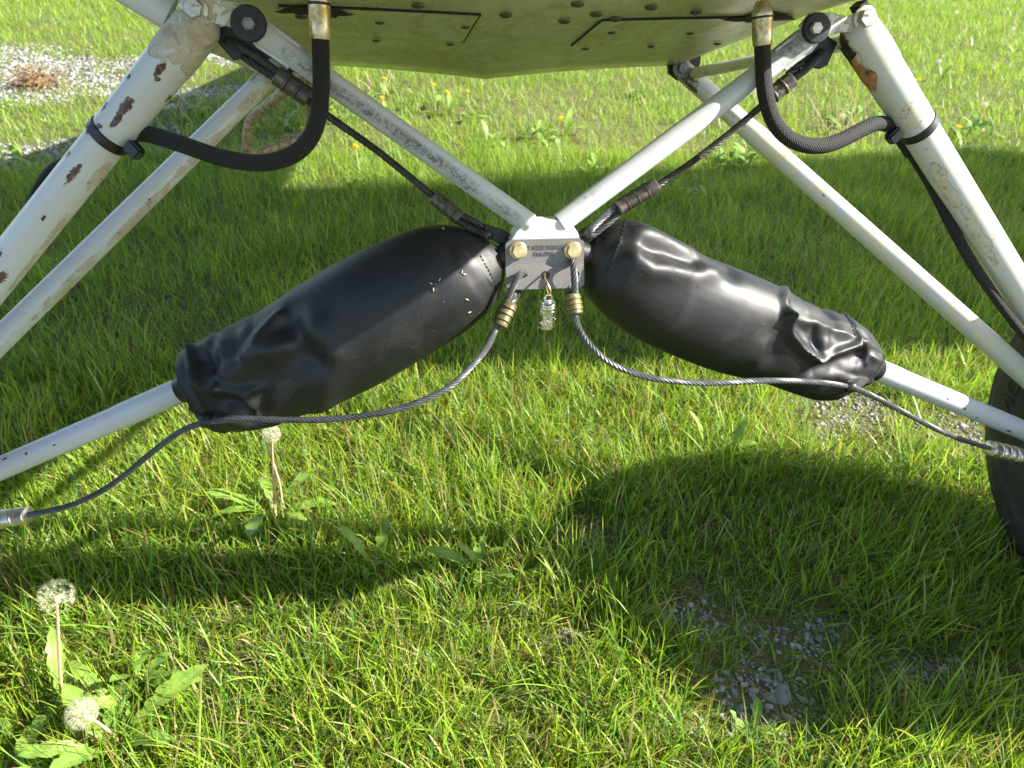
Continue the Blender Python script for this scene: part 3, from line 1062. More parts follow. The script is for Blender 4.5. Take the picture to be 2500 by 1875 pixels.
RW = .308
wc = A2W(AXLE)
for sgn in (-1, 1):
    c = np.array([sgn * .968, wc[1] - .073, RW - .003])
    wh = empty("wheel", c, None, None)
    wh.parent = PLANE
    wh['label'] = 'black tyre with raised lettering behind the right gear leg' if sgn > 0 else 'left main wheel beside the camera'
    prof = [(-.070, .085), (-.085, .095), (-.100, .130), (-.112, .175), (-.1145, .200), (-.1125, .215), (-.1135, .217), (-.1115, .232), (-.106, .252), (-.104, .258), (-.101, .260), (-.094, .275),
            (-.088, .284), (-.086, .290), (-.070, .300), (-.055, .304), (-.054, .297), (-.046, .297), (-.045, .3055), (-.015, .308), (-.012, .300), (.012, .300), (.015, .308), (.045, .3055), (.046, .297), (.054, .297), (.055, .304),
            (.07, .300), (.086, .290), (.094, .275), (.1115, .232), (.1145, .200), (.1, .13), (.07, .085)]
    V, F = lathe_x(c, prof, 96, sgn)
    ty = mk('tyre', V, F, M['tyre'], wh)
    if sgn > 0:
        V, F = text_mesh('AVIATION', .040, .0012)
        a0 = D(14)
        out = []
        for x, y, z in V:
            rr = .214 + y * 1.0
            an = a0 - x * 1.25 / .214
            xs_ = np.interp(rr, [.13, .175, .2, .215, .232, .252, .275], [.100, .112, .1145, .1133, .1115, .106, .094])
            out.append((c[0] - xs_ - z - .0006, c[1] + rr * math.cos(an), c[2] + rr * math.sin(an)))
        mk('raised_lettering', out, F, M['tyre'], ty, smooth=False)
    V, F = lathe_x(c, [(-.055, .004), (-.055, .04), (-.05, .05), (-.04, .075), (-.07, .09), (.07, .09), (.04, .075), (.05, .004)], 40, sgn)
    mk('hub', V, F, M['wingfab'], wh)
    V, F, U = sweep(line((sgn * .86, c[1], c[2]), (sgn * 1.06, c[1], c[2]), 6), .019, 20)
    mk('axle', V, F, M['lug'], wh)

# ------------------------------------------------------------------ shock covers
def smooth1(a, n):
    for _ in range(n):
        b = a.copy()
        b[1:-1] = .25 * a[:-2] + .5 * a[1:-1] + .25 * a[2:]
        a = b
    return a


def cloth(V, base, Cc, q, sgn):
    """let the excess cloth of the cover buckle: edge lengths relax to the flat pattern's lengths"""
    ns, na = V.shape[:2]
    r = np.random.default_rng(70 + sgn)
    la = np.linalg.norm(np.diff(V, axis=0), axis=2)
    lc = np.linalg.norm(np.roll(V, -1, 1) - V, axis=2)
    gath = np.clip((q - .45) / .5, 0, 1)
    la = la * (1 + .03 + .06 * gath[:-1, None] ** 1.2)
    ring = lc.sum(1)
    full = np.minimum(np.maximum(ring, .345), ring * (1.035 + .13 * gath))
    full[:6] = ring[:6]
    lc = lc * (full / ring)[:, None]
    ld = np.sqrt(la ** 2 + lc[:-1] ** 2)
    X = V + r.normal(0, .0006, V.shape) + (vnoise(np.linspace(0, .4, ns)[:, None] * np.ones((1, na)) + 5 * sgn, np.abs(np.linspace(-.18, .18, na))[None, :] * np.ones((ns, 1)), .035, 77 + sgn) - .5)[..., None] * .004 * FW
    pin = np.ones(ns)
    pin[:4] = 0
    pin[-3:] = 0
    w = pin[:, None, None]
    tgt = V.copy()
    for it in range(300):
        C = np.zeros_like(X)
        d = X[1:] - X[:-1]
        L = np.linalg.norm(d, axis=2)
        c = d * ((L - la) / (L + 1e-9))[..., None] * .5
        C[:-1] += c
        C[1:] -= c
        d = np.roll(X, -1, 1) - X
        L = np.linalg.norm(d, axis=2)
        c = d * ((L - lc) / (L + 1e-9))[..., None] * .5
        C += c
        C -= np.roll(c, 1, 1)
        for sh in (-1, 1):
            d = np.roll(X, -sh, 1)[1:] - X[:-1]
            L = np.linalg.norm(d, axis=2)
            c = d * ((L - ld) / (L + 1e-9))[..., None] * .25
            C[:-1] += c
            C[1:] -= np.roll(c, sh, 1)
        X = X + C * .45 * w
        S = (np.roll(X, 1, 1) + np.roll(X, -1, 1)) / 2
        T = X.copy()
        T[1:-1] = (X[:-2] + X[2:]) / 2
        bend = .06
        X = X * (1 - bend) + (S + T) * (bend / 2) + (1 - w) * 0
        X = X + (tgt - X) * (.005 + .995 * (1 - w))
        # the bungee core inside keeps the cloth off the axis
        rad = X - Cc[:, None, :]
        L = np.linalg.norm(rad, axis=2)
        mn = np.interp(q, [0, .04, .12, .7, .9, 1], [.002, .02, .03, .03, .018, .004])[:, None]
        X = X + rad * (np.clip(mn - L, 0, 1) / (L + 1e-9))[..., None]
    return X


def shock_cover(sgn, outline, u_in, u_out, folds, seams, label):
    sx = np.array([sgn, 1, 1])
    a3, b3 = np.array([.03, .0, -.23]) * sx, np.array([.88, .11, -.60]) * sx
    tt = np.linspace(0, 1, 400)
    us = proj(A2W(a3 + (b3 - a3) * tt[:, None]))[:, 0]
    if sgn < 0: t0, t1 = np.interp([-u_in, -u_out], -us, tt)
    else: t0, t1 = np.interp([u_in, u_out], us, tt)
    ns, na = 46, 36
    q = np.linspace(0, 1, ns)
    q = .5 - .5 * np.cos(np.pi * (q * .86 + .07))
    q = (q - q[0]) / (q[-1] - q[0])
    t = t0 + (t1 - t0) * (q * .996 + .002)
    Cc = A2W(a3 + (b3 - a3) * t[:, None])
    ax = unit(Cc[-1] - Cc[0])
    O = np.array(outline, float)
    ku, kd = np.zeros(ns), np.zeros(ns)
    fr = []
    for i in range(ns):
        w = CAM - Cc[i]
        w = unit(w - ax * (w @ ax))
        n = np.cross(w, ax)
        if n[2] < 0: n = -n
        fr.append((n, w))
        p0 = proj(Cc[i])
        dv = (proj(Cc[i] + n * .01) - p0) / .01
        best = {1: 1e9, -1: 1e9}
        for p, r in zip(O, np.roll(O, -1, 0)):
            e = r - p
            M2 = np.array([[dv[0], -e[0]], [dv[1], -e[1]]])
            if abs(np.linalg.det(M2)) < 1e-9: continue
            k, s = np.linalg.solve(M2, p - p0)
            if -1e-6 <= s <= 1 + 1e-6:
                sd = 1 if k > 0 else -1
                best[sd] = min(best[sd], abs(k))
        ku[i], kd[i] = [b if b < .11 else .003 for b in (best[1], best[-1])]
    tap = np.sqrt(np.clip(np.minimum(q / .012, (1 - q) / .012), 0, 1))
    ku, kd = np.maximum(ku * tap, .003), np.maximum(kd * tap, .003)
    ku, kd = smooth1(ku, 3), smooth1(kd, 3)
    rf = smooth1((ku + kd) * .5 * .98, 12)
    rf[0] = ku[0] * .8
    ang = np.linspace(0, 2 * math.pi, na, endpoint=False)
    c_, s_ = np.cos(ang), np.sin(ang)
    V = np.zeros((ns, na, 3))
    for i in range(ns):
        n, w = fr[i]
        pw = .92
        cv = np.sign(c_) * np.abs(c_) ** pw
        sv = np.sign(s_) * np.abs(s_) ** pw
        mid = (ku[i] - kd[i]) * .5
        hv = (ku[i] + kd[i]) * .5
        # egg: cross-section centre follows the outline
        V[i] = Cc[i] + n * (mid + cv * hv)[:, None] + w * np.where(sv > 0, sv * rf[i] * .95, sv * rf[i] * .85)[:, None]
    # broad slackness, then let the excess cloth buckle on the coarse pattern: flat facets and long folds
    I, J = np.meshgrid(np.linspace(0, .45, ns), np.linspace(-.18, .18, na), indexing='ij')
    I2, J2 = I + sgn * 3, np.abs(J)

    def normals(V):
        du = np.gradient(V, axis=0)
        dv = np.roll(V, -1, 1) - np.roll(V, 1, 1)
        nn = np.cross(du, dv)
        nn /= np.linalg.norm(nn, axis=2)[..., None] + 1e-12
        cen = V.mean(1, keepdims=True)
        flip = np.sign(((V - cen) * nn).sum(2).mean())
        return nn * flip

    def relax(V, n):
        for _ in range(n):
            S = (np.roll(V, 1, 1) + np.roll(V, -1, 1)) / 2
            T = V.copy()
            T[1:-1] = (V[:-2] + V[2:]) / 2
            V = V * .5 + S * .25 + T * .25
        return V
    mo = np.clip((q - .6) / .4, 0, 1)[:, None]
    d0 = (vnoise(I2, J2, .07, 25 + sgn) - .5) * (.008 + .010 * mo)
    endk = np.clip(np.minimum(q * 14, (1 - q) * 20), 0, 1)[:, None]
    V = V + normals(V) * (d0 * endk)[..., None]
    V = cloth(V, V, Cc, q, sgn)
    K = 6
    ns2 = (ns - 1) * K + 1
    ti = np.linspace(0, ns - 1, ns2)
    i0 = np.minimum(np.floor(ti).astype(int), ns - 2)
    f = (ti - i0)[:, None, None]
    V = V[i0] * (1 - f) + V[i0 + 1] * f
    tj = np.arange(na * K) / K
    j0 = np.floor(tj).astype(int)
    f = (tj - j0)[None, :, None]
    V = V[:, j0 % na] * (1 - f) + V[:, (j0 + 1) % na] * f
    q = np.interp(ti, np.arange(ns), q)
    Cc = np.stack([np.interp(ti, np.arange(ns), Cc[:, k]) for k in range(3)], -1)
    ns, na = V.shape[:2]
    V = relax(V, 9)
    base = V.copy()
    nn = normals(V)
    uvp = proj(V)
    facing = ((CAM - V) * nn).sum(2) > 0

    def pick(u, v):
        d = ((uvp - np.array([u, v])) ** 2).sum(2) + np.where(facing, 0, 1e6)
        k = np.unravel_index(np.argmin(d), d.shape)
        return base[k]
    disp = np.zeros((ns, na))
    for pts, amp, width, kind in folds:
        P = [pick(*p) for p in pts]
        dmin = np.full((ns, na), 1e9)
        for a, b in zip(P[:-1], P[1:]):
            e = b - a
            L2 = max(e @ e, 1e-12)
            h = np.clip(((base - a) @ e) / L2, 0, 1)
            dd = np.linalg.norm(base - (a + h[..., None] * e), axis=2)
            dmin = np.minimum(dmin, dd)
        x = dmin / width
        if kind == 's': g = np.clip(1 - x, 0, 1) ** 1.5
        else: g = np.exp(-x * x)
        disp += amp * g
    endk = np.clip(np.minimum(q * 14, (1 - q) * 20), 0, 1)[:, None]
    nn = relax(normals(V), 6)
    V = relax(V + nn * (disp * endk)[..., None], 2)
    F, U = [], []
    per = 2 * math.pi * .058 / na
    sl = q * np.linalg.norm(Cc[-1] - Cc[0])
    for i in range(ns - 1):
        for j in range(na):
            k = (j + 1) % na
            F.append((i * na + j, i * na + k, (i + 1) * na + k, (i + 1) * na + j))
            U += [(sl[i], j * per), (sl[i], (j + 1) * per), (sl[i + 1], (j + 1) * per), (sl[i + 1], j * per)]
    F.append(tuple(range(na))[::-1])
    F.append(tuple((ns - 1) * na + j for j in range(na)))
    U += [(0, 0)] * (2 * na)
    ob = mk('shock_cover', V.reshape(-1, 3), F, M['vinyl'], PLANE, uv=U, label=label)
    ob.data.polygons.foreach_set('use_smooth', [True] * len(ob.data.polygons))
    # stitched seams
    nn2 = normals(V)
    uvp2 = proj(V)
    fc2 = ((CAM - V) * nn2).sum(2) > 0

    def pick2(u, v):
        d = ((uvp2 - np.array([u, v])) ** 2).sum(2) + np.where(fc2, 0, 1e6)
        k = np.unravel_index(np.argmin(d), d.shape)
        return V[k] + nn2[k] * .0004, nn2[k]
    for pts in seams:
        mb = MB()
        pp = [np.array(p, float) for p in pts]
        dense = []
        for a, b in zip(pp[:-1], pp[1:]):
            m = max(2, int(np.linalg.norm(b - a) / 3.2))
            dense += [a + (b - a) * k / m for k in range(m)]
        W = [pick2(*p)[0] for p in dense]
        for k in range(0, len(W) - 2, 3):
            a, b = W[k], W[k + 2]
            if np.linalg.norm(b - a) < .0005 or np.linalg.norm(b - a) > .012: continue
            mb.add(*sweep(line(a, b, 3), .0007, 5))
        if mb.n: mb.build('stitching', M['thread'], ob)
    return ob, V, pick2


LEFT_OUT = [(1040, 541), (1000, 552), (960, 574), (900, 602), (820, 636), (740, 680), (690, 712), (640, 758), (600, 778), (560, 798), (500, 828), (466, 842), (458, 852), (456, 880), (450, 935), (452, 960), (462, 995), (478, 1014), (500, 1030),
            (555, 1040), (600, 1049), (640, 1042), (690, 1028), (760, 1013), (830, 993), (940, 942), (1050, 872), (1150, 803), (1214, 745), (1226, 700), (1236, 660), (1230, 625), (1212, 604), (1180, 575), (1120, 546), (1070, 540)]
RIGHT_OUT = [(1526, 527), (1550, 531), (1585, 540), (1640, 568), (1690, 600), (1724, 626), (1760, 638), (1800, 652), (1860, 676), (1915, 706), (1950, 735), (1990, 748), (2060, 764), (2092, 784), (2118, 812), (2130, 846), (2131, 880), (2126, 905),
             (2104, 928), (2084, 950), (2030, 956), (1960, 957), (1900, 950), (1850, 942), (1790, 926), (1700, 892), (1600, 852), (1545, 824), (1510, 796), (1470, 770), (1430, 752), (1424, 700), (1428, 640), (1440, 598), (1470, 565), (1500, 545)]
coverL, VL, pickL = shock_cover(-1, LEFT_OUT, 1232, 455, [
    ([(505, 925), (560, 893), (640, 862), (695, 842)], .014, .015, 'g'),           # long ridge
    ([(520, 905), (560, 880), (600, 862)], -.012, .014, 'g'),                      # pocket above it
    ([(605, 862), (640, 825), (680, 775)], .009, .009, 'g'),
    ([(700, 790), (720, 850), (770, 880)], -.009, .018, 'g'),
    ([(775, 810), (800, 870), (795, 940), (780, 990)], .008, .018, 'g'),
    ([(490, 870), (505, 905)], -.013, .011, 'g'),                      # dark mouth fold
    ([(466, 850), (470, 905), (485, 935), (530, 950)], .009, .008, 's'),           # rolled rim
    ([(530, 950), (590, 958), (640, 952)], .007, .010, 's'),
    ([(560, 985), (590, 995), (610, 1010)], -.009, .010, 'g'),
    ([(600, 975), (620, 1000), (628, 1016)], .009, .009, 's'),
    ([(640, 960), (640, 1000), (630, 1016)], -.006, .009, 'g'),
    ([(570, 1030), (610, 1036), (660, 1028)], .006, .016, 'g'),
    ([(660, 930), (740, 920)], -.004, .03, 'g'),
    ([(1075, 560), (1130, 610), (1200, 690), (1225, 735)], .0022, .004, 's'),      # end seam
    ([(1050, 580), (1110, 640), (1180, 715)], -.0012, .008, 'g'),
], [[(1172, 624), (1190, 655), (1208, 690), (1216, 722)], [(520, 948), (540, 965), (545, 985)]],
    'wrinkled black vinyl shock cover left of the steel plate, half in shade')
coverR, VR, pickR = shock_cover(1, RIGHT_OUT, 1428, 2130, [
    ([(1528, 534), (1512, 590), (1488, 650), (1440, 720)], .0032, .005, 's'),      # end seam
    ([(1545, 545), (1535, 600), (1500, 660)], -.0022, .010, 'g'),
    ([(1560, 620), (1590, 655), (1660, 660), (1740, 660)], .006, .013, 'g'),
    ([(1580, 605), (1630, 612), (1690, 640)], -.009, .014, 'g'),
    ([(1560, 560), (1620, 580), (1690, 615)], .004, .013, 'g'),
    ([(1735, 640), (1780, 662)], -.005, .014, 'g'),
    ([(1925, 690), (1912, 735), (1921, 775)], .006, .011, 's'),
    ([(1921, 775), (1930, 815), (1955, 850), (2000, 880)], .010, .012, 's'),
    ([(1921, 775), (1870, 840), (1850, 880)], .003, .014, 's'),
    ([(1895, 830), (1890, 870)], -.006, .016, 'g'),
    ([(1921, 772), (1990, 790), (2060, 812), (2100, 830)], .004, .012, 's'),
    ([(1955, 790), (1985, 830)], -.005, .013, 'g'),
    ([(1990, 800), (1995, 840), (2000, 880)], -.006, .009, 's'),
    ([(2000, 880), (2050, 858), (2095, 845)], .009, .010, 's'),
    ([(1990, 905), (2060, 880), (2110, 868)], -.008, .011, 'g'),
    ([(2010, 752), (2040, 790), (2035, 810)], -.005, .011, 'g'),
    ([(2065, 768), (2088, 800), (2095, 832)], .004, .006, 's'),
    ([(2112, 835), (2120, 860), (2115, 885)], .005, .007, 's'),
    ([(1930, 935), (2010, 915), (2080, 900)], .004, .012, 'g'),
], [[(1526, 548), (1514, 590), (1494, 642), (1470, 676)], [(2066, 768), (2078, 792), (2088, 826)]],
    'shiny black vinyl shock cover right of the steel plate with sharp creases')

# lower straps that tie the covers to the cables
for cov, pts, collar_t, sgn in ((coverL, ((474, 985), (495, 1005), (505, 1030)), .492, -1), (coverR, ((2110, 905), (2098, 928), (2075, 946)), .487, 1)):
    P = qs([(pts[0][0], pts[0][1], .03), (pts[1][0], pts[1][1], .005), (pts[2][0], pts[2][1], -.026)])
    V, F, U = sweep(spline(P, .004), .009, 12, squash=.35)
    mk('strap', V, F, M['plastic'], cov)
    a3, b3 = A2W(np.array([.03, .0, -.23]) * np.array([sgn, 1, 1])), A2W(np.array([.88, .11, -.60]) * np.array([sgn, 1, 1]))
    us = proj(line(a3, b3, 300))[:, 0] * sgn
    p = a3 + (b3 - a3) * np.interp((458 if sgn < 0 else 2128) * sgn, us, np.linspace(0, 1, 300))
    V, F = lathe(p - unit(b3 - a3) * .008, b3 - a3, [(0, .020), (.004, .0195), (.014, .0172), (.018, .0155)], 30)
    mk('cuff', V, F, M['plastic'], cov)
    c = Q(pts[2][0], pts[2][1] - 1, -.029)
    V, F = lathe(c - RT * .005, RT, [(0, .0062), (.001, .0068), (.009, .0068), (.010, .0062)], 20)
    mk('strap_loop', V, F, M['plastic'], cov)

# seed fluff and chaff lying on the left cover
chaff = simple('dry_chaff', (.55, .46, .30), .8, 0, .2, 200)
for i, (u, v) in enumerate(((1052, 690), (1074, 684), (1058, 708), (1128, 662), (1134, 668), (1145, 760), (1080, 560), (1140, 730))):
    p, n = pickL(u, v)
    t = unit(np.cross(n, RNG.normal(size=3)))
    V, F, U = sweep(line(p - t * .002 + n * .0006, p + t * .002 + n * .0008, 5), np.array([.0002, .0006, .0007, .0005, .0002]), 6)
    mk('chaff_flake', V, F, chaff, coverL)

# ------------------------------------------------------------------ bell charm hanging from the plate
bc = Q(1336, 767, -.035)
kz = .00047
BELL = empty('bell_charm', bc - np.array([0, 0, .016]), 'small polished silver bell charm hanging on a brass ring below the steel plate', 'bell')
z0 = bc[2]
ax = np.array([0, 0, 1.0])
prof = [(-.0150, .0078), (-.0150, .0094), (-.0142, .0098), (-.012, .0095), (-.009, .0090), (-.004, .0088), (.004, .0088), (.0085, .0088), (.0090, .0092), (.0105, .0092), (.0110, .0088), (.0128, .0090), (.0140, .0086), (.0150, .0070), (.0156, .004), (.0158, .0005)]
V, F = lathe(bc, ax, prof, 36)
mk('bell_body', V, F, M['chrome'], BELL)
mb = MB()
for k in range(26):                       # raised band work
    a = random.uniform(-2.9, .2)
    z = random.uniform(-.012, .007)
    L = []
    da, dzz = random.uniform(-.5, .5), random.uniform(-.004, .004)
    for f in np.linspace(0, 1, 5):
        aa = a + da * f
        L.append(bc + np.array([math.cos(aa) * .0090, math.sin(aa) * .0090, z + dzz * f + .001 * math.sin(f * 6)]))
    mb.add(*sweep(L, random.uniform(.0005, .0009), 6))
mb.build('relief', M['chrome'], BELL)
ang = np.linspace(0, 2 * math.pi, 25)
ring_c = bc + np.array([0, 0, .0195])
L = [ring_c + np.array([math.cos(a) * .0042, 0, math.sin(a) * .0042]) for a in ang]
mk('eyelet', *sweep(L, .0011, 8, caps=False)[:2], M['chrome'], BELL)
V, F = lathe(bc + np.array([0, 0, .0150]), ax, [(0, .0034), (.002, .0028), (.003, .0018)], 16)
mk('eyelet_base', V, F, M['chrome'], BELL)
P = spline(qs([(1330, 668, -.020), (1331, 680, -.029), (1338, 695, -.036), (1344, 712, -.037), (1341, 722, -.034), (1336, 712, -.028), (1331, 690, -.018), (1329, 676, -.012)]), .0015)
mk('hook_ring', *sweep(P, .0011, 8)[:2], M['brass'], BELL)

# ------------------------------------------------------------------ lawn
def in_patch(x, y, c, rx, ry, rot=0.0):
    dx, dy = np.asarray(x) - c[0], np.asarray(y) - c[1]
    a = dx * math.cos(rot) + dy * math.sin(rot)
    b = -dx * math.sin(rot) + dy * math.cos(rot)
    return np.sqrt((a / rx) ** 2 + (b / ry) ** 2)


BARE = [  # centre, radii, rotation: 0..1 inside
    (G(1850, 1705), .125, .085, 0), (G(1420, 1310), .06, .06, 0), (G(2060, 1010), .16, .17, .3), (G(2350, 1050), .15, .12, 0), (G(1380, 1560), .06, .035, .3), (G(2250, 1650), .10, .05, 0),
    (G(1700, 1500), .10, .06, 0), (G(1950, 1560), .12, .05, 0)]
GRAVEL = [(G(130, 165), .62, .42, .2), (G(30, 205), .55, .45, 0), (G(250, 345), .42, .20, .5), (G(80, 385), .45, .17, .3), (G(510, 222), .22, .24, 0), (G(430, 265), .12, .16, .4), (G(560, 133), .4, .2, 0),
          (G(-300, 170), .8, .7, 0)]


def bare_amount(x, y):
    m = np.zeros(np.shape(x))
    wob = (vnoise(x, y, .05, 31) - .5) * .9
    for c, rx, ry, rot in BARE:
        m = np.maximum(m, np.clip(1.25 - in_patch(x, y, c, rx, ry, rot) + wob * .6, 0, 1))
    return m


def gravel_amount(x, y):
    m = np.zeros(np.shape(x))
    wob = (vnoise(x, y, .22, 33) - .5) * 1.0 + (vnoise(x, y, .07, 34) - .5) * .5
    for c, rx, ry, rot in GRAVEL:
        m = np.maximum(m, np.clip((1.12 - in_patch(x, y, c, rx, ry, rot) + wob) * 1.8, 0, 1))
    return m


def grass_mat():
    m = N('grass_blade')
    col = m.new('ShaderNodeAttribute', attribute_name='Col').outputs['Color']
    ob = m.coord('Object')
    n = m.noise(ob, 90, 2)
    c = m.mix(m.math('MULTIPLY', n, .25), col, (.18, .26, .05))
    m.fin(Base_Color=c, Roughness=.42, Specular_IOR_Level=.45)
    tr = m.new('ShaderNodeBsdfTranslucent', {'Color': m.mix(.5, c, m.new('ShaderNodeMix', {6: c, 7: (1.0, 1.0, .35, 1), 0: 1.0}, data_type='RGBA', blend_type='MULTIPLY').outputs[2])})
    mx = m.new('ShaderNodeMixShader', {0: .5, 1: m.bsdf.outputs[0], 2: tr.outputs[0]})
    m.t.links.new(mx.outputs[0], m.out.inputs[0])
    return m.m


GRASS = grass_mat()


def blades(name, x, y, L, W, col, seg, lean=.35, mat=None, wind=None, flat=0.0, z0=None):
    n = len(x)
    r = RNG
    t = np.linspace(0, 1, seg + 1)[None, :]
    az = r.random(n) * 2 * np.pi if wind is None else wind
    face = az + np.pi / 2 + r.normal(0, .7, n)
    l0 = np.clip(r.normal(lean, .28, n), -.2, 1.3)[:, None] + flat
    cv = np.abs(r.normal(.35, .35, n))[:, None]
    th = np.clip(l0 + cv * t * 1.3, -.3, 2.1 if flat == 0 else 1.62)
    ds = (L / seg)[:, None]
    hz = np.concatenate([np.zeros((n, 1)), np.cumsum(np.sin(th[:, 1:]) * ds, 1)], 1)
    vt = np.concatenate([np.zeros((n, 1)), np.cumsum(np.cos(th[:, 1:]) * ds, 1)], 1)
    vt = np.maximum(vt, .002 * t)
    zb = gz(x, y) - .002 if z0 is None else z0
    cx = x[:, None] + np.cos(az)[:, None] * hz
    cyy = y[:, None] + np.sin(az)[:, None] * hz
    cz = zb[:, None] + vt
    w = (W[:, None] / 2) * np.clip(1.0 - .25 * (1 - t) - t ** 2.2, 0, 1) if seg > 2 else (W[:, None] / 2) * (1 - .9 * t ** 1.6)
    wx, wy = np.cos(face)[:, None] * w, np.sin(face)[:, None] * w
    nv = 2 * seg + 1
    V = np.zeros((n, nv, 3), np.float32)
    for k in range(seg):
        V[:, 2 * k] = np.stack([cx[:, k] - wx[:, k], cyy[:, k] - wy[:, k], cz[:, k]], -1)
        V[:, 2 * k + 1] = np.stack([cx[:, k] + wx[:, k], cyy[:, k] + wy[:, k], cz[:, k]], -1)
    V[:, -1] = np.stack([cx[:, seg], cyy[:, seg], cz[:, seg]], -1)
    pat, starts, tot = [], [], []
    o = 0
    for k in range(seg - 1):
        pat += [2 * k, 2 * k + 1, 2 * k + 3, 2 * k + 2]
        starts.append(o)
        tot.append(4)
        o += 4
    pat += [2 * seg - 2, 2 * seg - 1, 2 * seg]
    starts.append(o)
    o += 3
    nl, npoly = o, seg
    loops = (np.array(pat)[None, :] + (np.arange(n) * nv)[:, None]).ravel().astype(np.int32)
    st = (np.array(starts)[None, :] + (np.arange(n) * nl)[:, None]).ravel().astype(np.int32)
    me = bpy.data.meshes.new(name)
    me.vertices.add(n * nv)
    me.vertices.foreach_set('co', V.ravel())
    me.loops.add(n * nl)
    me.loops.foreach_set('vertex_index', loops)
    me.polygons.add(n * npoly)
    me.polygons.foreach_set('loop_start', st)
    me.polygons.foreach_set('use_smooth', np.ones(n * npoly, bool))
    me.update(calc_edges=True)
    ca = me.color_attributes.new('Col', 'FLOAT_COLOR', 'POINT')
    c4 = np.ones((n, nv, 4), np.float32)
    lv = np.repeat(np.arange(seg), 2)
    tv = np.concatenate([lv, [seg]]) / seg
    # each blade darkens towards its base and turns a little yellower towards the tip
    tint = np.stack([.75 + .35 * tv, .82 + .22 * tv, .9 - .1 * tv], -1)
    c4[..., :3] = col[:, None, :] * tint[None]
    ca.data.foreach_set('color', c4.ravel())
    me.materials.append(mat or GRASS)
    ob = bpy.data.objects.new(name, me)
    COL.objects.link(ob)
    tag(ob, kind='stuff')
    return ob


def blade_cols(x, y, n, dry=.13):
    base = np.array([.295, .465, .042])
    k = vnoise(x, y, .35, 41)[:, None]
    k2 = vnoise(x, y, .09, 42)[:, None]
    c = base * (.72 + .55 * RNG.random((n, 1)))
    c = c * (1 - .5 * k * k2) + np.array([.47, .56, .045]) * (.5 * k * k2)
    c[:, 0] *= .8 + .45 * RNG.random(n)
    blue = RNG.random(n) < .13
    c[blue] = np.array([.15, .31, .09]) * (.7 + .6 * RNG.random((blue.sum(), 1)))
    dr = RNG.random(n) < dry
    c[dr] = np.array([.58, .49, .26]) * (.6 + .6 * RNG.random((dr.sum(), 1)))
    br = RNG.random(n) < dry * .35
    c[br] = np.array([.30, .16, .06]) * (.6 + .6 * RNG.random((br.sum(), 1)))
    return c


def sample(n, v0, v1, u0=-520, u1=3020):
    """points on the lawn between picture heights, uniform per square metre"""
    a = [G(u0, v0), G(u1, v0), G(u0, v1), G(u1, v1)]
    lo, hi = np.min(a, 0), np.max(a, 0)
    out = np.zeros((0, 2))
    while len(out) < n:
        p = np.stack([RNG.uniform(lo[0], hi[0], n * 2), RNG.uniform(lo[1], hi[1], n * 2)], -1)
        w = np.concatenate([p, np.zeros((len(p), 1))], 1)
        z = (w - CAM) @ FW
        uv = proj(w)
        ok = (z > .1) & (uv[:, 0] > u0) & (uv[:, 0] < u1) & (uv[:, 1] > v0) & (uv[:, 1] < v1)
        out = np.concatenate([out, p[ok]])
    return out[:n, 0], out[:n, 1]


def thin(x, y, keep):
    k = RNG.random(len(x)) < keep
    return x[k], y[k]


def clump(x, y, amp):
    return x + RNG.normal(0, amp, len(x)), y + RNG.normal(0, amp, len(x))


TYRE_X = .968


def off_tyre(x, y):
    return ~((np.abs(x - TYRE_X) < .10) & (np.abs(y - wc[1] + .073) < .13))


# near lawn
x, y = sample(96000, 880, 2330)
den = (1 - .97 * np.clip(bare_amount(x, y) * 1.25, 0, 1)) * (.62 + .5 * vnoise(x, y, .06, 51)) * off_tyre(x, y)
x, y = thin(x, y, den)
n = len(x)
L = RNG.gamma(9, .0068, n) * (.6 + .75 * vnoise(x, y, .13, 52)) * (1 - .35 * bare_amount(x, y))
W = RNG.gamma(7, .00038, n) + .0004
blades('lawn_grass', x, y, L, W, blade_cols(x, y, n), 5, .34)
# short undergrowth
x, y = sample(49000, 880, 2330)
x, y = thin(x, y, 1 - .8 * bare_amount(x, y))
n = len(x)
blades('short_grass', x, y, RNG.uniform(.014, .040, n), RNG.uniform(.0012, .0026, n), blade_cols(x, y, n, .14), 3, .6)
# dead thatch lying on the soil
x, y = sample(40000, 860, 2330)
n = len(x)
tc = np.array([.46, .385, .21]) * (.45 + .75 * RNG.random((n, 1)))
blades('thatch', x, y, RNG.uniform(.02, .06, n), RNG.uniform(.0010, .0022, n), tc, 3, 1.1, flat=.25)
# middle lawn
x, y = sample(102000, 380, 890)
den = (1 - .92 * bare_amount(x, y)) * (1 - .86 * gravel_amount(x, y)) * (.5 + .7 * vnoise(x, y, .10, 53)) * off_tyre(x, y)
x, y = thin(x, y, den)
n = len(x)
L = RNG.gamma(9, .0076, n) * (.6 + .8 * vnoise(x, y, .2, 54))
blades('lawn_grass', x, y, L, RNG.uniform(.0017, .0034, n), blade_cols(x, y, n, .05), 4, .34)
x, y = sample(43000, 380, 890)
x, y = thin(x, y, (1 - .9 * gravel_amount(x, y)) * (1 - .8 * bare_amount(x, y)))
n = len(x)
blades('short_grass', x, y, RNG.uniform(.016, .045, n), RNG.uniform(.0016, .003, n), blade_cols(x, y, n, .10), 2, .6)
# far lawn
x, y = sample(320000, -60, 390, -560, 3060)
den = (1 - .86 * gravel_amount(x, y)) * (.5 + .6 * vnoise(x, y, .22, 55))
x, y = thin(x, y, den)
n = len(x)
L = RNG.gamma(9, .0064, n) * (.65 + .7 * vnoise(x, y, .4, 56))
blades('far_lawn_grass', x, y, L, RNG.uniform(.0028, .0052, n), blade_cols(x, y, n, .04), 2, .36)

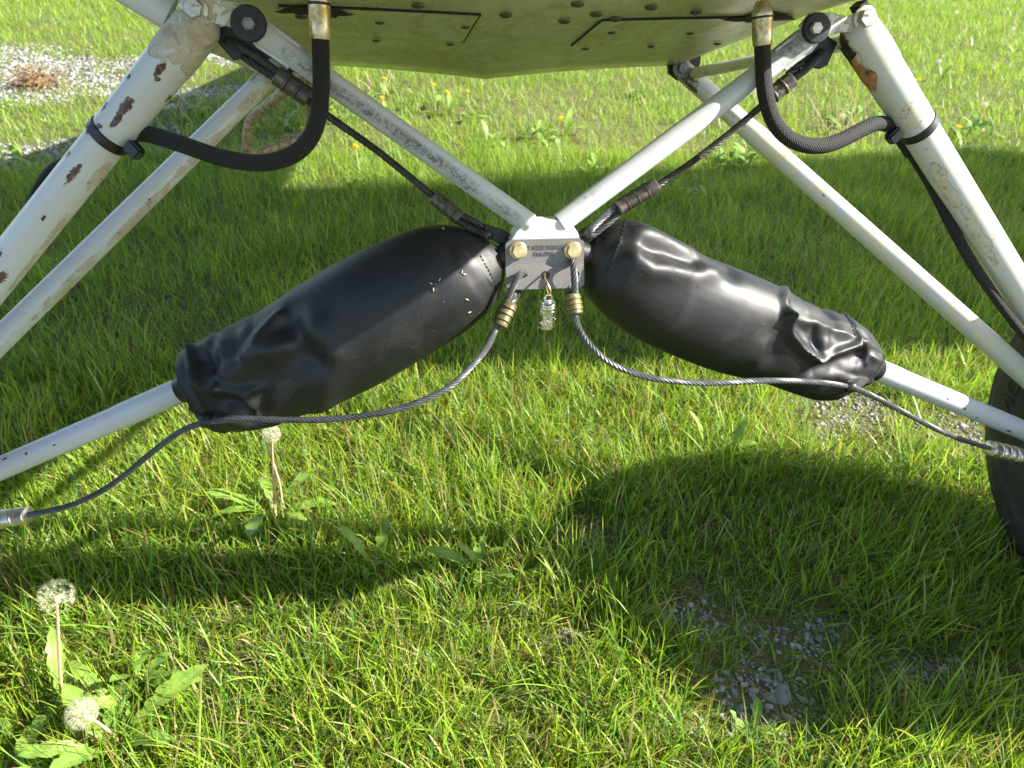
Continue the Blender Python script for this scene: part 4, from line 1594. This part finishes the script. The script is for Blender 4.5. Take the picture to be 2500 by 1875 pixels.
# ------------------------------------------------------------------ stones
def stone_mat(name, a, b):
    m = N(name)
    ob = m.coord('Object')
    n = m.noise(ob, 160, 5, .65)
    k = m.new('ShaderNodeObjectInfo').outputs['Random']
    c = m.mix(k, a, b)
    c = m.mix(m.step(n, .4, .7), c, m.mix(.5, c, (.42, .41, .39)))
    return m.fin(Base_Color=c, Roughness=.9, Normal=m.bump(n, .5, .0015))


ST_GREY = stone_mat('grey_stone', (.13, .13, .13), (.30, .29, .27))
ROCKS = []
for k in range(8):
    bm = bmesh.new()
    for _ in range(16):
        v = RNG.normal(size=3)
        v = v / np.linalg.norm(v) * np.array([1, .8, .6]) * RNG.uniform(.8, 1.1)
        bm.verts.new(v)
    bmesh.ops.convex_hull(bm, input=bm.verts[:])
    bmesh.ops.delete(bm, geom=[v for v in bm.verts if not v.link_faces], context='VERTS')
    bmesh.ops.bevel(bm, geom=bm.edges[:], offset=.09, segments=1, affect='EDGES')
    bmesh.ops.triangulate(bm, faces=bm.faces[:])
    bm.verts.index_update()
    ROCKS.append((np.array([v.co[:] for v in bm.verts]), np.array([[v.index for v in f.verts] for f in bm.faces])))
    bm.free()


def rotm(a):
    return np.array([[math.cos(a), -math.sin(a), 0], [math.sin(a), math.cos(a), 0], [0, 0, 1]])


def scatter_stones(name, x, y, size, mat):
    V, F, o = [], [], 0
    zz = gz(x, y)
    for i in range(len(x)):
        v, f = ROCKS[i % 8]
        V.append((v * size[i]) @ rotm(i * 1.7).T + np.array([x[i], y[i], zz[i] + size[i] * .25]))
        F.append(f + o)
        o += len(v)
    V, F = np.concatenate(V), np.concatenate(F)
    me = bpy.data.meshes.new(name)
    me.vertices.add(len(V))
    me.vertices.foreach_set('co', V.astype(np.float32).ravel())
    me.loops.add(len(F) * 3)
    me.loops.foreach_set('vertex_index', F.astype(np.int32).ravel())
    me.polygons.add(len(F))
    me.polygons.foreach_set('loop_start', np.arange(0, len(F) * 3, 3, dtype=np.int32))
    me.update(calc_edges=True)
    ca = me.color_attributes.new('Col', 'FLOAT_COLOR', 'POINT')
    k = np.repeat(RNG.random(len(x)), [len(ROCKS[i % 8][0]) for i in range(len(x))])[:, None]
    c = np.array([.17, .17, .17]) * (1 - k) + np.array([.40, .385, .36]) * k
    ca.data.foreach_set('color', np.concatenate([c, np.ones_like(k)], 1).astype(np.float32).ravel())
    me.materials.append(mat)
    ob = bpy.data.objects.new(name, me)
    COL.objects.link(ob)
    tag(ob, kind='stuff')
    return ob


mg = N('gravel_stones')
GRAV = mg.fin(Base_Color=mg.new('ShaderNodeAttribute', attribute_name='Col').outputs['Color'], Roughness=.9)
x, y = sample(26000, 60, 480, -300, 900)
k = RNG.random(len(x)) < gravel_amount(x, y)
x, y = x[k][:7000], y[k][:7000]
scatter_stones('gravel', x, y, RNG.gamma(6, .0012, len(x)) + .002, GRAV)
x, y = sample(30000, 880, 1900, 900, 2600)
k = RNG.random(len(x)) < bare_amount(x, y) ** 2
x, y = x[k][:4200], y[k][:4200]
scatter_stones('fine_gravel', x, y, RNG.gamma(3, .0009, len(x)) + .001, GRAV)

# single stones one can pick out
SMESH = []
for k, (v, f) in enumerate(ROCKS):
    me = bpy.data.meshes.new('stone')
    me.from_pydata(v.tolist(), [], f.tolist())
    me.materials.append(ST_GREY)
    SMESH.append(me)


def stone(u, v, s, label, group=None):
    p = G(u, v)
    o = bpy.data.objects.new('stone', SMESH[random.randrange(8)])
    COL.objects.link(o)
    s *= random.uniform(.7, 1.1)
    o.location = (p[0], p[1], gz(p[0], p[1]) + s * .22)
    o.scale = (s, s * random.uniform(.8, 1.1), s * random.uniform(.7, 1.0))
    o.rotation_euler = (random.uniform(-.3, .3), random.uniform(-.3, .3), random.uniform(0, 6))
    tag(o, label, 'stone', group)


lab = 'grey stone among the stones of the bare patch near the lower edge right of centre'
for u, v, s in ((1790, 1690, .012), (1810, 1725, .010), (1850, 1740, .013), (1880, 1705, .016), (1910, 1700, .019), (1840, 1700, .009), (1830, 1668, .010), (1865, 1660, .011), (1900, 1655, .012), (1960, 1710, .010),
                (1925, 1755, .016), (1895, 1750, .010), (1780, 1720, .009), (1760, 1745, .010), (1720, 1700, .009), (1800, 1760, .009), (1870, 1775, .008), (1690, 1665, .010), (1740, 1660, .008), (1775, 1790, .011), (1830, 1800, .010),
                (1690, 1790, .012), (1660, 1830, .014), (1720, 1840, .012), (1800, 1845, .012), (1880, 1640, .009), (1940, 1680, .009), (1770, 1640, .008)):
    stone(u, v, s, lab, 'stones in the bare patch at the lower right')
lab = 'grey stone in the small heap inside the tyre shadow'
for u, v, s in ((1582, 1276, .013), (1570, 1300, .014), (1600, 1300, .012), (1555, 1285, .010), (1590, 1318, .010), (1545, 1310, .009)):
    stone(u, v, s, lab, 'stones heaped in the tyre shadow')
stone(1796, 526, .018, 'pale stone lying in the shaded grass beyond the right shock cover')
stone(2050, 1030, .013, 'pale stone on the worn patch under the right shock strut')
stone(1400, 1550, .012, 'tan stone half sunk in dry grass below centre')
stone(2090, 1140, .010, 'small grey stone at the upper edge of the tyre shadow')

# ------------------------------------------------------------------ plants in the lawn
def leafy_mat(name, col, tr=.35, rough=.45):
    m = N(name)
    ob = m.coord('Object')
    n = m.noise(ob, 70, 4)
    uv = m.coord('UV')
    sep = m.new('ShaderNodeSeparateXYZ', {0: uv})
    rib = m.math('SUBTRACT', 1.0, m.step(m.math('ABSOLUTE', sep.outputs[1]), .0, .10))
    k = m.new('ShaderNodeObjectInfo').outputs['Random']
    c = m.mix(m.step(n, .35, .65), tuple(x * .75 for x in col), tuple(x * 1.2 for x in col))
    c = m.mix(m.math('MULTIPLY', k, .35), c, tuple(x * y for x, y in zip(col, (1.4, 1.15, .8))))
    c = m.mix(m.math('MULTIPLY', rib, .5), c, (.42, .50, .22))
    m.fin(Base_Color=c, Roughness=rough)
    t = m.new('ShaderNodeBsdfTranslucent', {'Color': c})
    mx = m.new('ShaderNodeMixShader', {0: tr, 1: m.bsdf.outputs[0], 2: t.outputs[0]})
    m.t.links.new(mx.outputs[0], m.out.inputs[0])
    return m.m


LEAF = leafy_mat('dandelion_leaf', (.20, .34, .055))
STEMP = simple('pinkish_stem', (.52, .33, .20), .5, 0, .2, 60)
STEMG = simple('pale_green_stem', (.40, .42, .16), .5, 0, .2, 60)
YEL = leafy_mat('yellow_petals', (.86, .72, .03), .3, .6)
PAP = leafy_mat('seed_fluff', (.84, .82, .76), .5, .9)
SEEDC = simple('seed_core', (.42, .33, .20), .8, 0, .3, 400)
DRY = simple('dry_stalk', (.55, .42, .24), .7, 0, .3, 60)


def leaf_mesh(L, W, teeth, arch, seed):
    r = random.Random(seed)
    n = 26
    V, F, U = [], [], []
    z, x = 0.0, 0.0
    th = r.uniform(.7, 1.0)
    for i in range(n + 1):
        t = i / n
        w = W * (.16 + .95 * math.sin(min(1, t * 1.02) * math.pi * .5) ** 1.4) * (1 - t ** 5) ** .8
        if teeth: w *= 1 - .62 * ((t * teeth) % 1.0) ** 1.3 * (1 - t * .6)
        w = max(w, .0006)
        fold = .22 * w
        wob = .10 * w * math.sin(t * 17 + seed)
        V += [(x, w, z + fold + wob), (x, 0, z), (x, -w, z + fold - wob)]
        a = th - arch * t
        x += math.cos(a) * L / n
        z += math.sin(a) * L / n
        U.append(t)
    for i in range(n):
        for j in range(2):
            k = i * 3 + j
            F.append((k, k + 3, k + 4, k + 1))
    uv = []
    for f in F:
        for v in f:
            uv.append((U[v // 3], (1, 0, -1)[v % 3]))
    me = bpy.data.meshes.new('leaf')
    me.from_pydata(V, [], F)
    l = me.uv_layers.new(name='UVMap')
    l.data.foreach_set('uv', np.array(uv, np.float32).ravel())
    me.polygons.foreach_set('use_smooth', [True] * len(F))
    me.materials.append(LEAF)
    return me


LEAVES = [leaf_mesh(.11, .014, 6, 1.3, 1), leaf_mesh(.13, .016, 7, 1.0, 2), leaf_mesh(.09, .013, 5, 1.6, 3), leaf_mesh(.12, .017, 4, .7, 4)]
BROAD = [leaf_mesh(.07, .014, 0, .9, 5), leaf_mesh(.055, .013, 0, 1.2, 6), leaf_mesh(.085, .012, 0, 1.0, 7)]


def add_leaf(parent, me, az, s=1.0, tilt=0.0, off=(0, 0, 0)):
    o = bpy.data.objects.new('leaf', me)
    COL.objects.link(o)
    o.parent = parent
    o.location = off
    o.rotation_euler = (random.uniform(-.3, .3), tilt, az)
    o.scale = (s, s, s)
    return o


def clock_mesh(R, part=1.0, seed=1, nseed=150):
    r = np.random.default_rng(seed)
    V, F, n = [], [], 0
    for i in range(nseed):
        z = 1 - 2 * (i + .5) / nseed
        if z < -.86: continue
        a = i * 2.39996
        d = np.array([math.sqrt(1 - z * z) * math.cos(a), math.sqrt(1 - z * z) * math.sin(a), z]) + r.normal(0, .06, 3)
        d = unit(d)
        if part < 1 and r.random() > part and d[0] * .7 + d[2] * .3 < .5: continue
        e1 = unit(np.cross(d, (.3, .7, .2)))
        e2 = np.cross(d, e1)
        k = R * r.uniform(.72, .84)
        b, t = d * R * .12, d * k
        w = .00012 * 1.6
        V += [b + e1 * w, b - e1 * w, t - e1 * w, t + e1 * w]
        F.append((n, n + 1, n + 2, n + 3))
        n += 4
        hb = r.random() * 6
        for q in range(17):
            an = hb + q * 2 * math.pi / 17
            h = math.cos(an) * e1 + math.sin(an) * e2
            tip = t + h * R * .26 + d * (R - k) * r.uniform(.6, 1.1)
            s = np.cross(h, d) * .00017
            V += [t + s, t - s, tip]
            F.append((n, n + 1, n + 2))
            n += 3
    me = bpy.data.meshes.new('seed_head')
    me.from_pydata([tuple(v) for v in V], [], F)
    me.materials.append(PAP)
    return me


def core_mesh():
    V, F = lathe(np.zeros(3), (0, 0, 1), [(-.006, .0015), (-.004, .004), (0, .005), (.003, .004), (.0045, .001)], 12)
    me = bpy.data.meshes.new('seed_core')
    me.from_pydata(V.tolist(), [], [list(f) for f in F])
    me.materials.append(SEEDC)
    return me


def flower_mesh():
    V, F, U, n = [], [], [], 0
    r = random.Random(3)
    for ring, (m, L, el) in enumerate(((34, .021, .15), (30, .017, .5), (22, .012, .9), (12, .007, 1.25))):
        for i in range(m):
            a = 2 * math.pi * (i + r.random() * .6) / m
            e = el + r.uniform(-.12, .12)
            d = np.array([math.cos(a) * math.cos(e), math.sin(a) * math.cos(e), math.sin(e)])
            s = np.array([-math.sin(a), math.cos(a), 0]) * .0013
            b = np.array([0, 0, .001 * ring])
            V += [b + d * .002 - s, b + d * .002 + s, b + d * L + s * 1.2, b + d * L - s * 1.2]
            F.append((n, n + 1, n + 2, n + 3))
            U += [(0, .5)] * 4
            n += 4
    me = bpy.data.meshes.new('flower_head')
    me.from_pydata([tuple(v) for v in V], [], F)
    l = me.uv_layers.new(name='UVMap')
    l.data.foreach_set('uv', np.array(U, np.float32).ravel())
    me.materials.append(YEL)
    return me


CLOCKS = [clock_mesh(.0215, 1.0, 1), clock_mesh(.0235, .55, 2, 130), clock_mesh(.017, 1.0, 4, 110)]
CORE, FLOWER = core_mesh(), flower_mesh()


def child(name, me, parent, loc, s=1.0, rot=(0, 0, 0)):
    o = bpy.data.objects.new(name, me)
    COL.objects.link(o)
    o.parent = parent
    o.location = loc
    o.scale = (s, s, s)
    o.rotation_euler = rot
    return o


def dandelion(base_uv, head_uv, label, kind='clock', clock=0, stem_r=.0022, smat=None, group=None, leaves=0, bend=.0, hs=1.0, head_y=0.0, extra=()):
    b = G(*base_uv)
    b[2] = gz(b[0], b[1])
    # the head stands above the base at the height that its picture place gives, head_y behind the base
    q = FW + RT * (head_uv[0] - CX) / FPX + DN * (head_uv[1] - CY) / FPX
    t = (b[1] + head_y - CAM[1]) / q[1]
    h = CAM + q * t
    h[2] = max(h[2], b[2] + .02)
    root = empty('dandelion', b, label, 'dandelion', group)
    side = np.array([bend, 0, 0])
    P = spline([b - np.array([0, 0, .004]), b * .65 + h * .35 + side, b * .3 + h * .7 + side * .7, h], .008)
    V, F, U = sweep(P, np.linspace(stem_r * 1.15, stem_r * .85, len(P)), 8)
    mk('stem', V, F, smat or STEMP, root)
    rel = h - b
    ax = Vector(unit(P[-1] - P[-3]))
    if kind == 'clock':
        child('seed_head', CLOCKS[clock], root, rel + np.array(ax) * .004, hs, ax.to_track_quat('Z', 'Y').to_euler())
        child('seed_core', CORE, root, rel, hs)
    elif kind == 'flower':
        child('flower_head', FLOWER, root, rel, hs, (random.uniform(-.3, .3), random.uniform(-.3, .3), 0))
    for e in extra:
        P2 = spline([G(*e[0]) * [1, 1, 0] + [0, 0, b[2]], *[Qd(u, v, b[1] + dy) for u, v, dy in e[1:]]], .008)
        V, F, U = sweep(P2, np.linspace(.0024, .0018, len(P2)), 8)
        mk('stem', V, F, STEMP, root)
    for i in range(leaves):
        add_leaf(root, LEAVES[i % 4], i * 2 * math.pi / leaves + random.uniform(-.4, .4), random.uniform(.85, 1.3), random.uniform(-.45, .2))
    return root


def Qd(u, v, y):
    q = FW + RT * (u - CX) / FPX + DN * (v - CY) / FPX
    return CAM + q * ((y - CAM[1]) / q[1])


dandelion((150, 1730), (138, 1462), 'tall dandelion with a half blown seed head at the lower left', clock=1, leaves=3, head_y=.02)
dandelion((268, 1845), (206, 1745), 'short dandelion with a full white seed head near the lower left corner', clock=0, leaves=7, bend=.02, head_y=.015)
dandelion((672, 1265), (663, 1064), 'pale dandelion seed head on pink stems below the left shock cover', clock=2, hs=1.0, leaves=7, head_y=.01,
          extra=(((690, 1270), (684, 1190, .0), (660, 1110, .01), (640, 1050, .015)), ((676, 1290), (670, 1230, .0), (660, 1202, .0))))
lab = [((2243, 270), (2243, 196), 'yellow dandelion flower beside the upper part of the right gear leg', 'flower'),
       ((2345, 372), (2341, 312), 'yellow dandelion flower right of the right cable tie', 'flower'),
       ((2405, 330), (2404, 258), 'white dandelion seed head right of the right gear leg, upper right', 'clock'),
       ((2370, 120), (2336, 32), 'pale dandelion seed head near the top right corner', 'clock'),
       ((2296, 200), (2292, 152), 'white dandelion seed head right of the yellow flower by the right leg', 'clock'),
       ((2475, 140), (2473, 72), 'white dandelion seed head at the right edge of the picture', 'clock'),
       ((1064, 276), (1058, 208), 'leftmost yellow dandelion of the three under the belly keel', 'flower'),
       ((1096, 280), (1092, 226), 'middle yellow dandelion of the three under the belly keel', 'flower'),
       ((1150, 290), (1141, 224), 'rightmost yellow dandelion of the three under the belly keel', 'flower'),
       ((940, 240), (937, 192), 'yellow dandelion flower just under the belly edge left of the keel', 'flower'),
       ((936, 285), (934, 240), 'yellow dandelion flower against the left cabane tube', 'flower'),
       ((1374, 336), (1372, 291), 'single yellow dandelion in the lit grass between the cabane tubes', 'flower'),
       ((738, 350), (738, 315), 'yellow dandelion flower behind the left brake hose loop', 'flower'),
       ((880, 440), (868, 358), 'yellow dandelion flower between the left cable and the cabane tube', 'flower'),
       ((812, 300), (812, 272), 'yellow dandelion bud right of the left brake hose', 'flower'),
       ((2062, 330), (2056, 285), 'white dandelion seed head behind the right brake hose', 'clock')]
for b, h, l, k in lab:
    dandelion(b, h, l, k, 2 if k == 'clock' else 0, smat=STEMP if k == 'clock' else STEMG, leaves=4, head_y=.05, hs=.72 if b[0] < 1900 else .95, stem_r=.0016)


def weed(uv, n, s, label, meshes, group=None, spread=.02):
    b = G(*uv)
    b[2] = gz(b[0], b[1])
    root = empty('leafy_weed', b, label, 'weed', group)
    for i in range(n):
        add_leaf(root, meshes[i % len(meshes)], i * 2.4 + random.uniform(-.4, .4), s * random.uniform(.7, 1.2), random.uniform(-.75, .0),
                 (random.gauss(0, spread), random.gauss(0, spread), 0))


weed((1170, 1400), 11, .85, 'dark green dandelion leaf rosette at the edge of the leg shadow below the plate', LEAVES, spread=.006)
weed((900, 1400), 5, .7, 'upright dandelion leaves standing in the leg shadow left of centre', LEAVES, spread=.008)
weed((340, 1690), 9, 1.0, 'light green dandelion leaves in sunlit grass at the lower left', LEAVES, spread=.01)
weed((1760, 1130), 4, .8, 'broad leaves lying at the rim of the tyre shadow', LEAVES, spread=.02)
weed((1810, 1790), 6, .5, 'small round leaved weed at the edge of the stony patch', BROAD, spread=.012)
for i, (u, v, n, s, l) in enumerate(((470, 290, 16, 1.1, 'leafy weed clump behind the left front gear leg'), (600, 300, 12, 1.0, 'leafy weed clump beside the boarding step'), (700, 320, 14, 1.1, 'leafy weed clump inside the left hose loop'),
                                     (1220, 355, 12, 1.1, 'leafy weed clump in the lit grass left of the centre line'), (1330, 350, 14, 1.1, 'leafy weed clump in the lit grass between the cabane tubes'),
                                     (1460, 420, 10, 1.0, 'leafy weed clump behind the right cabane tube'), (1790, 400, 22, 1.2, 'large leafy weed clump behind the right safety cable'),
                                     (2080, 300, 22, 1.2, 'large leafy weed clump behind the right brake hose'), (2360, 340, 18, 1.2, 'leafy weed clump right of the right gear leg'),
                                     (1560, 235, 10, 1.0, 'leafy weed clump left of the right rear gear leg'), (960, 235, 10, 1.0, 'leafy weed clump just under the belly edge'), (850, 300, 10, .9, 'leafy weed clump left of the left cabane tube'),
                                     (2420, 400, 12, 1.1, 'leafy weed clump at the right edge of the picture'), (60, 395, 10, 1.1, 'leafy weed clump on the shaded gravel at the left edge'), (1650, 470, 10, 1.0, 'leafy weed clump at the shadow edge behind the right cable'))):
    weed((u, v), n, s, l, BROAD + LEAVES[:1], 'leafy weeds beyond the landing gear', .05)


def stalks(uv, n, h, label, spread=.05, mat=None):
    b = G(*uv)
    b[2] = gz(b[0], b[1])
    root = empty('dry_stalks', b, label, 'dry stalks')
    for i in range(n):
        p = b + np.array([random.gauss(0, spread), random.gauss(0, spread * .6), 0])
        tip = p + np.array([random.gauss(0, .06), random.gauss(0, .04), h * random.uniform(.6, 1.1)])
        P = spline([p, (p + tip) / 2 + np.array([random.gauss(0, .012), 0, 0]), tip], .02)
        V, F, U = sweep(P, np.linspace(.0024, .0016, len(P)), 6)
        mk('stalk', V, F, mat or DRY, root)


stalks((2050, 345), 16, .24, 'bunch of dry reddish stalks behind the right gear leg')
stalks((2330, 130), 6, .20, 'thin dry stalks near the top right corner', .08)
stalks((2470, 110), 5, .2, 'dry stalks at the right edge near the top', .05)
stalks((915, 235), 7, .12, 'pale seeding grass stalks under the belly edge left of the keel', .05)
stalks((1940, 170), 4, .15, 'dry stalks behind the top of the right rear leg', .05)
stalks((460, 270), 5, .16, 'dry stalks beside the left front gear leg', .05)

# dry clod on the gravel
b = G(92, 212)
mb = MB()
for i in range(260):
    p = b + np.array([random.gauss(0, .05), random.gauss(0, .035), abs(random.gauss(0, .035))])
    d = RNG.normal(size=3) * .022
    mb.add(*sweep([p - d, p + RNG.normal(size=3) * .006, p + d], .0018, 4))
bm = bmesh.new()
bmesh.ops.create_icosphere(bm, subdivisions=3, radius=1)
for v in bm.verts:
    k = .8 + .5 * random.random()
    v.co = Vector((b[0] + v.co.x * .065 * k, b[1] + v.co.y * .045 * k, b[2] + max(-.01, v.co.z * .05 * k)))
bm.verts.index_update()
mb.add([v.co[:] for v in bm.verts], [[v.index for v in f.verts] for f in bm.faces])
bm.free()
mb.build('dirt_clod', simple('brown_matted_thatch', (.24, .155, .08), .9, 0, .4, 90, .8, .004), label='brown clod of matted dead grass on the gravel at the far left', cat='clod', smooth=False)
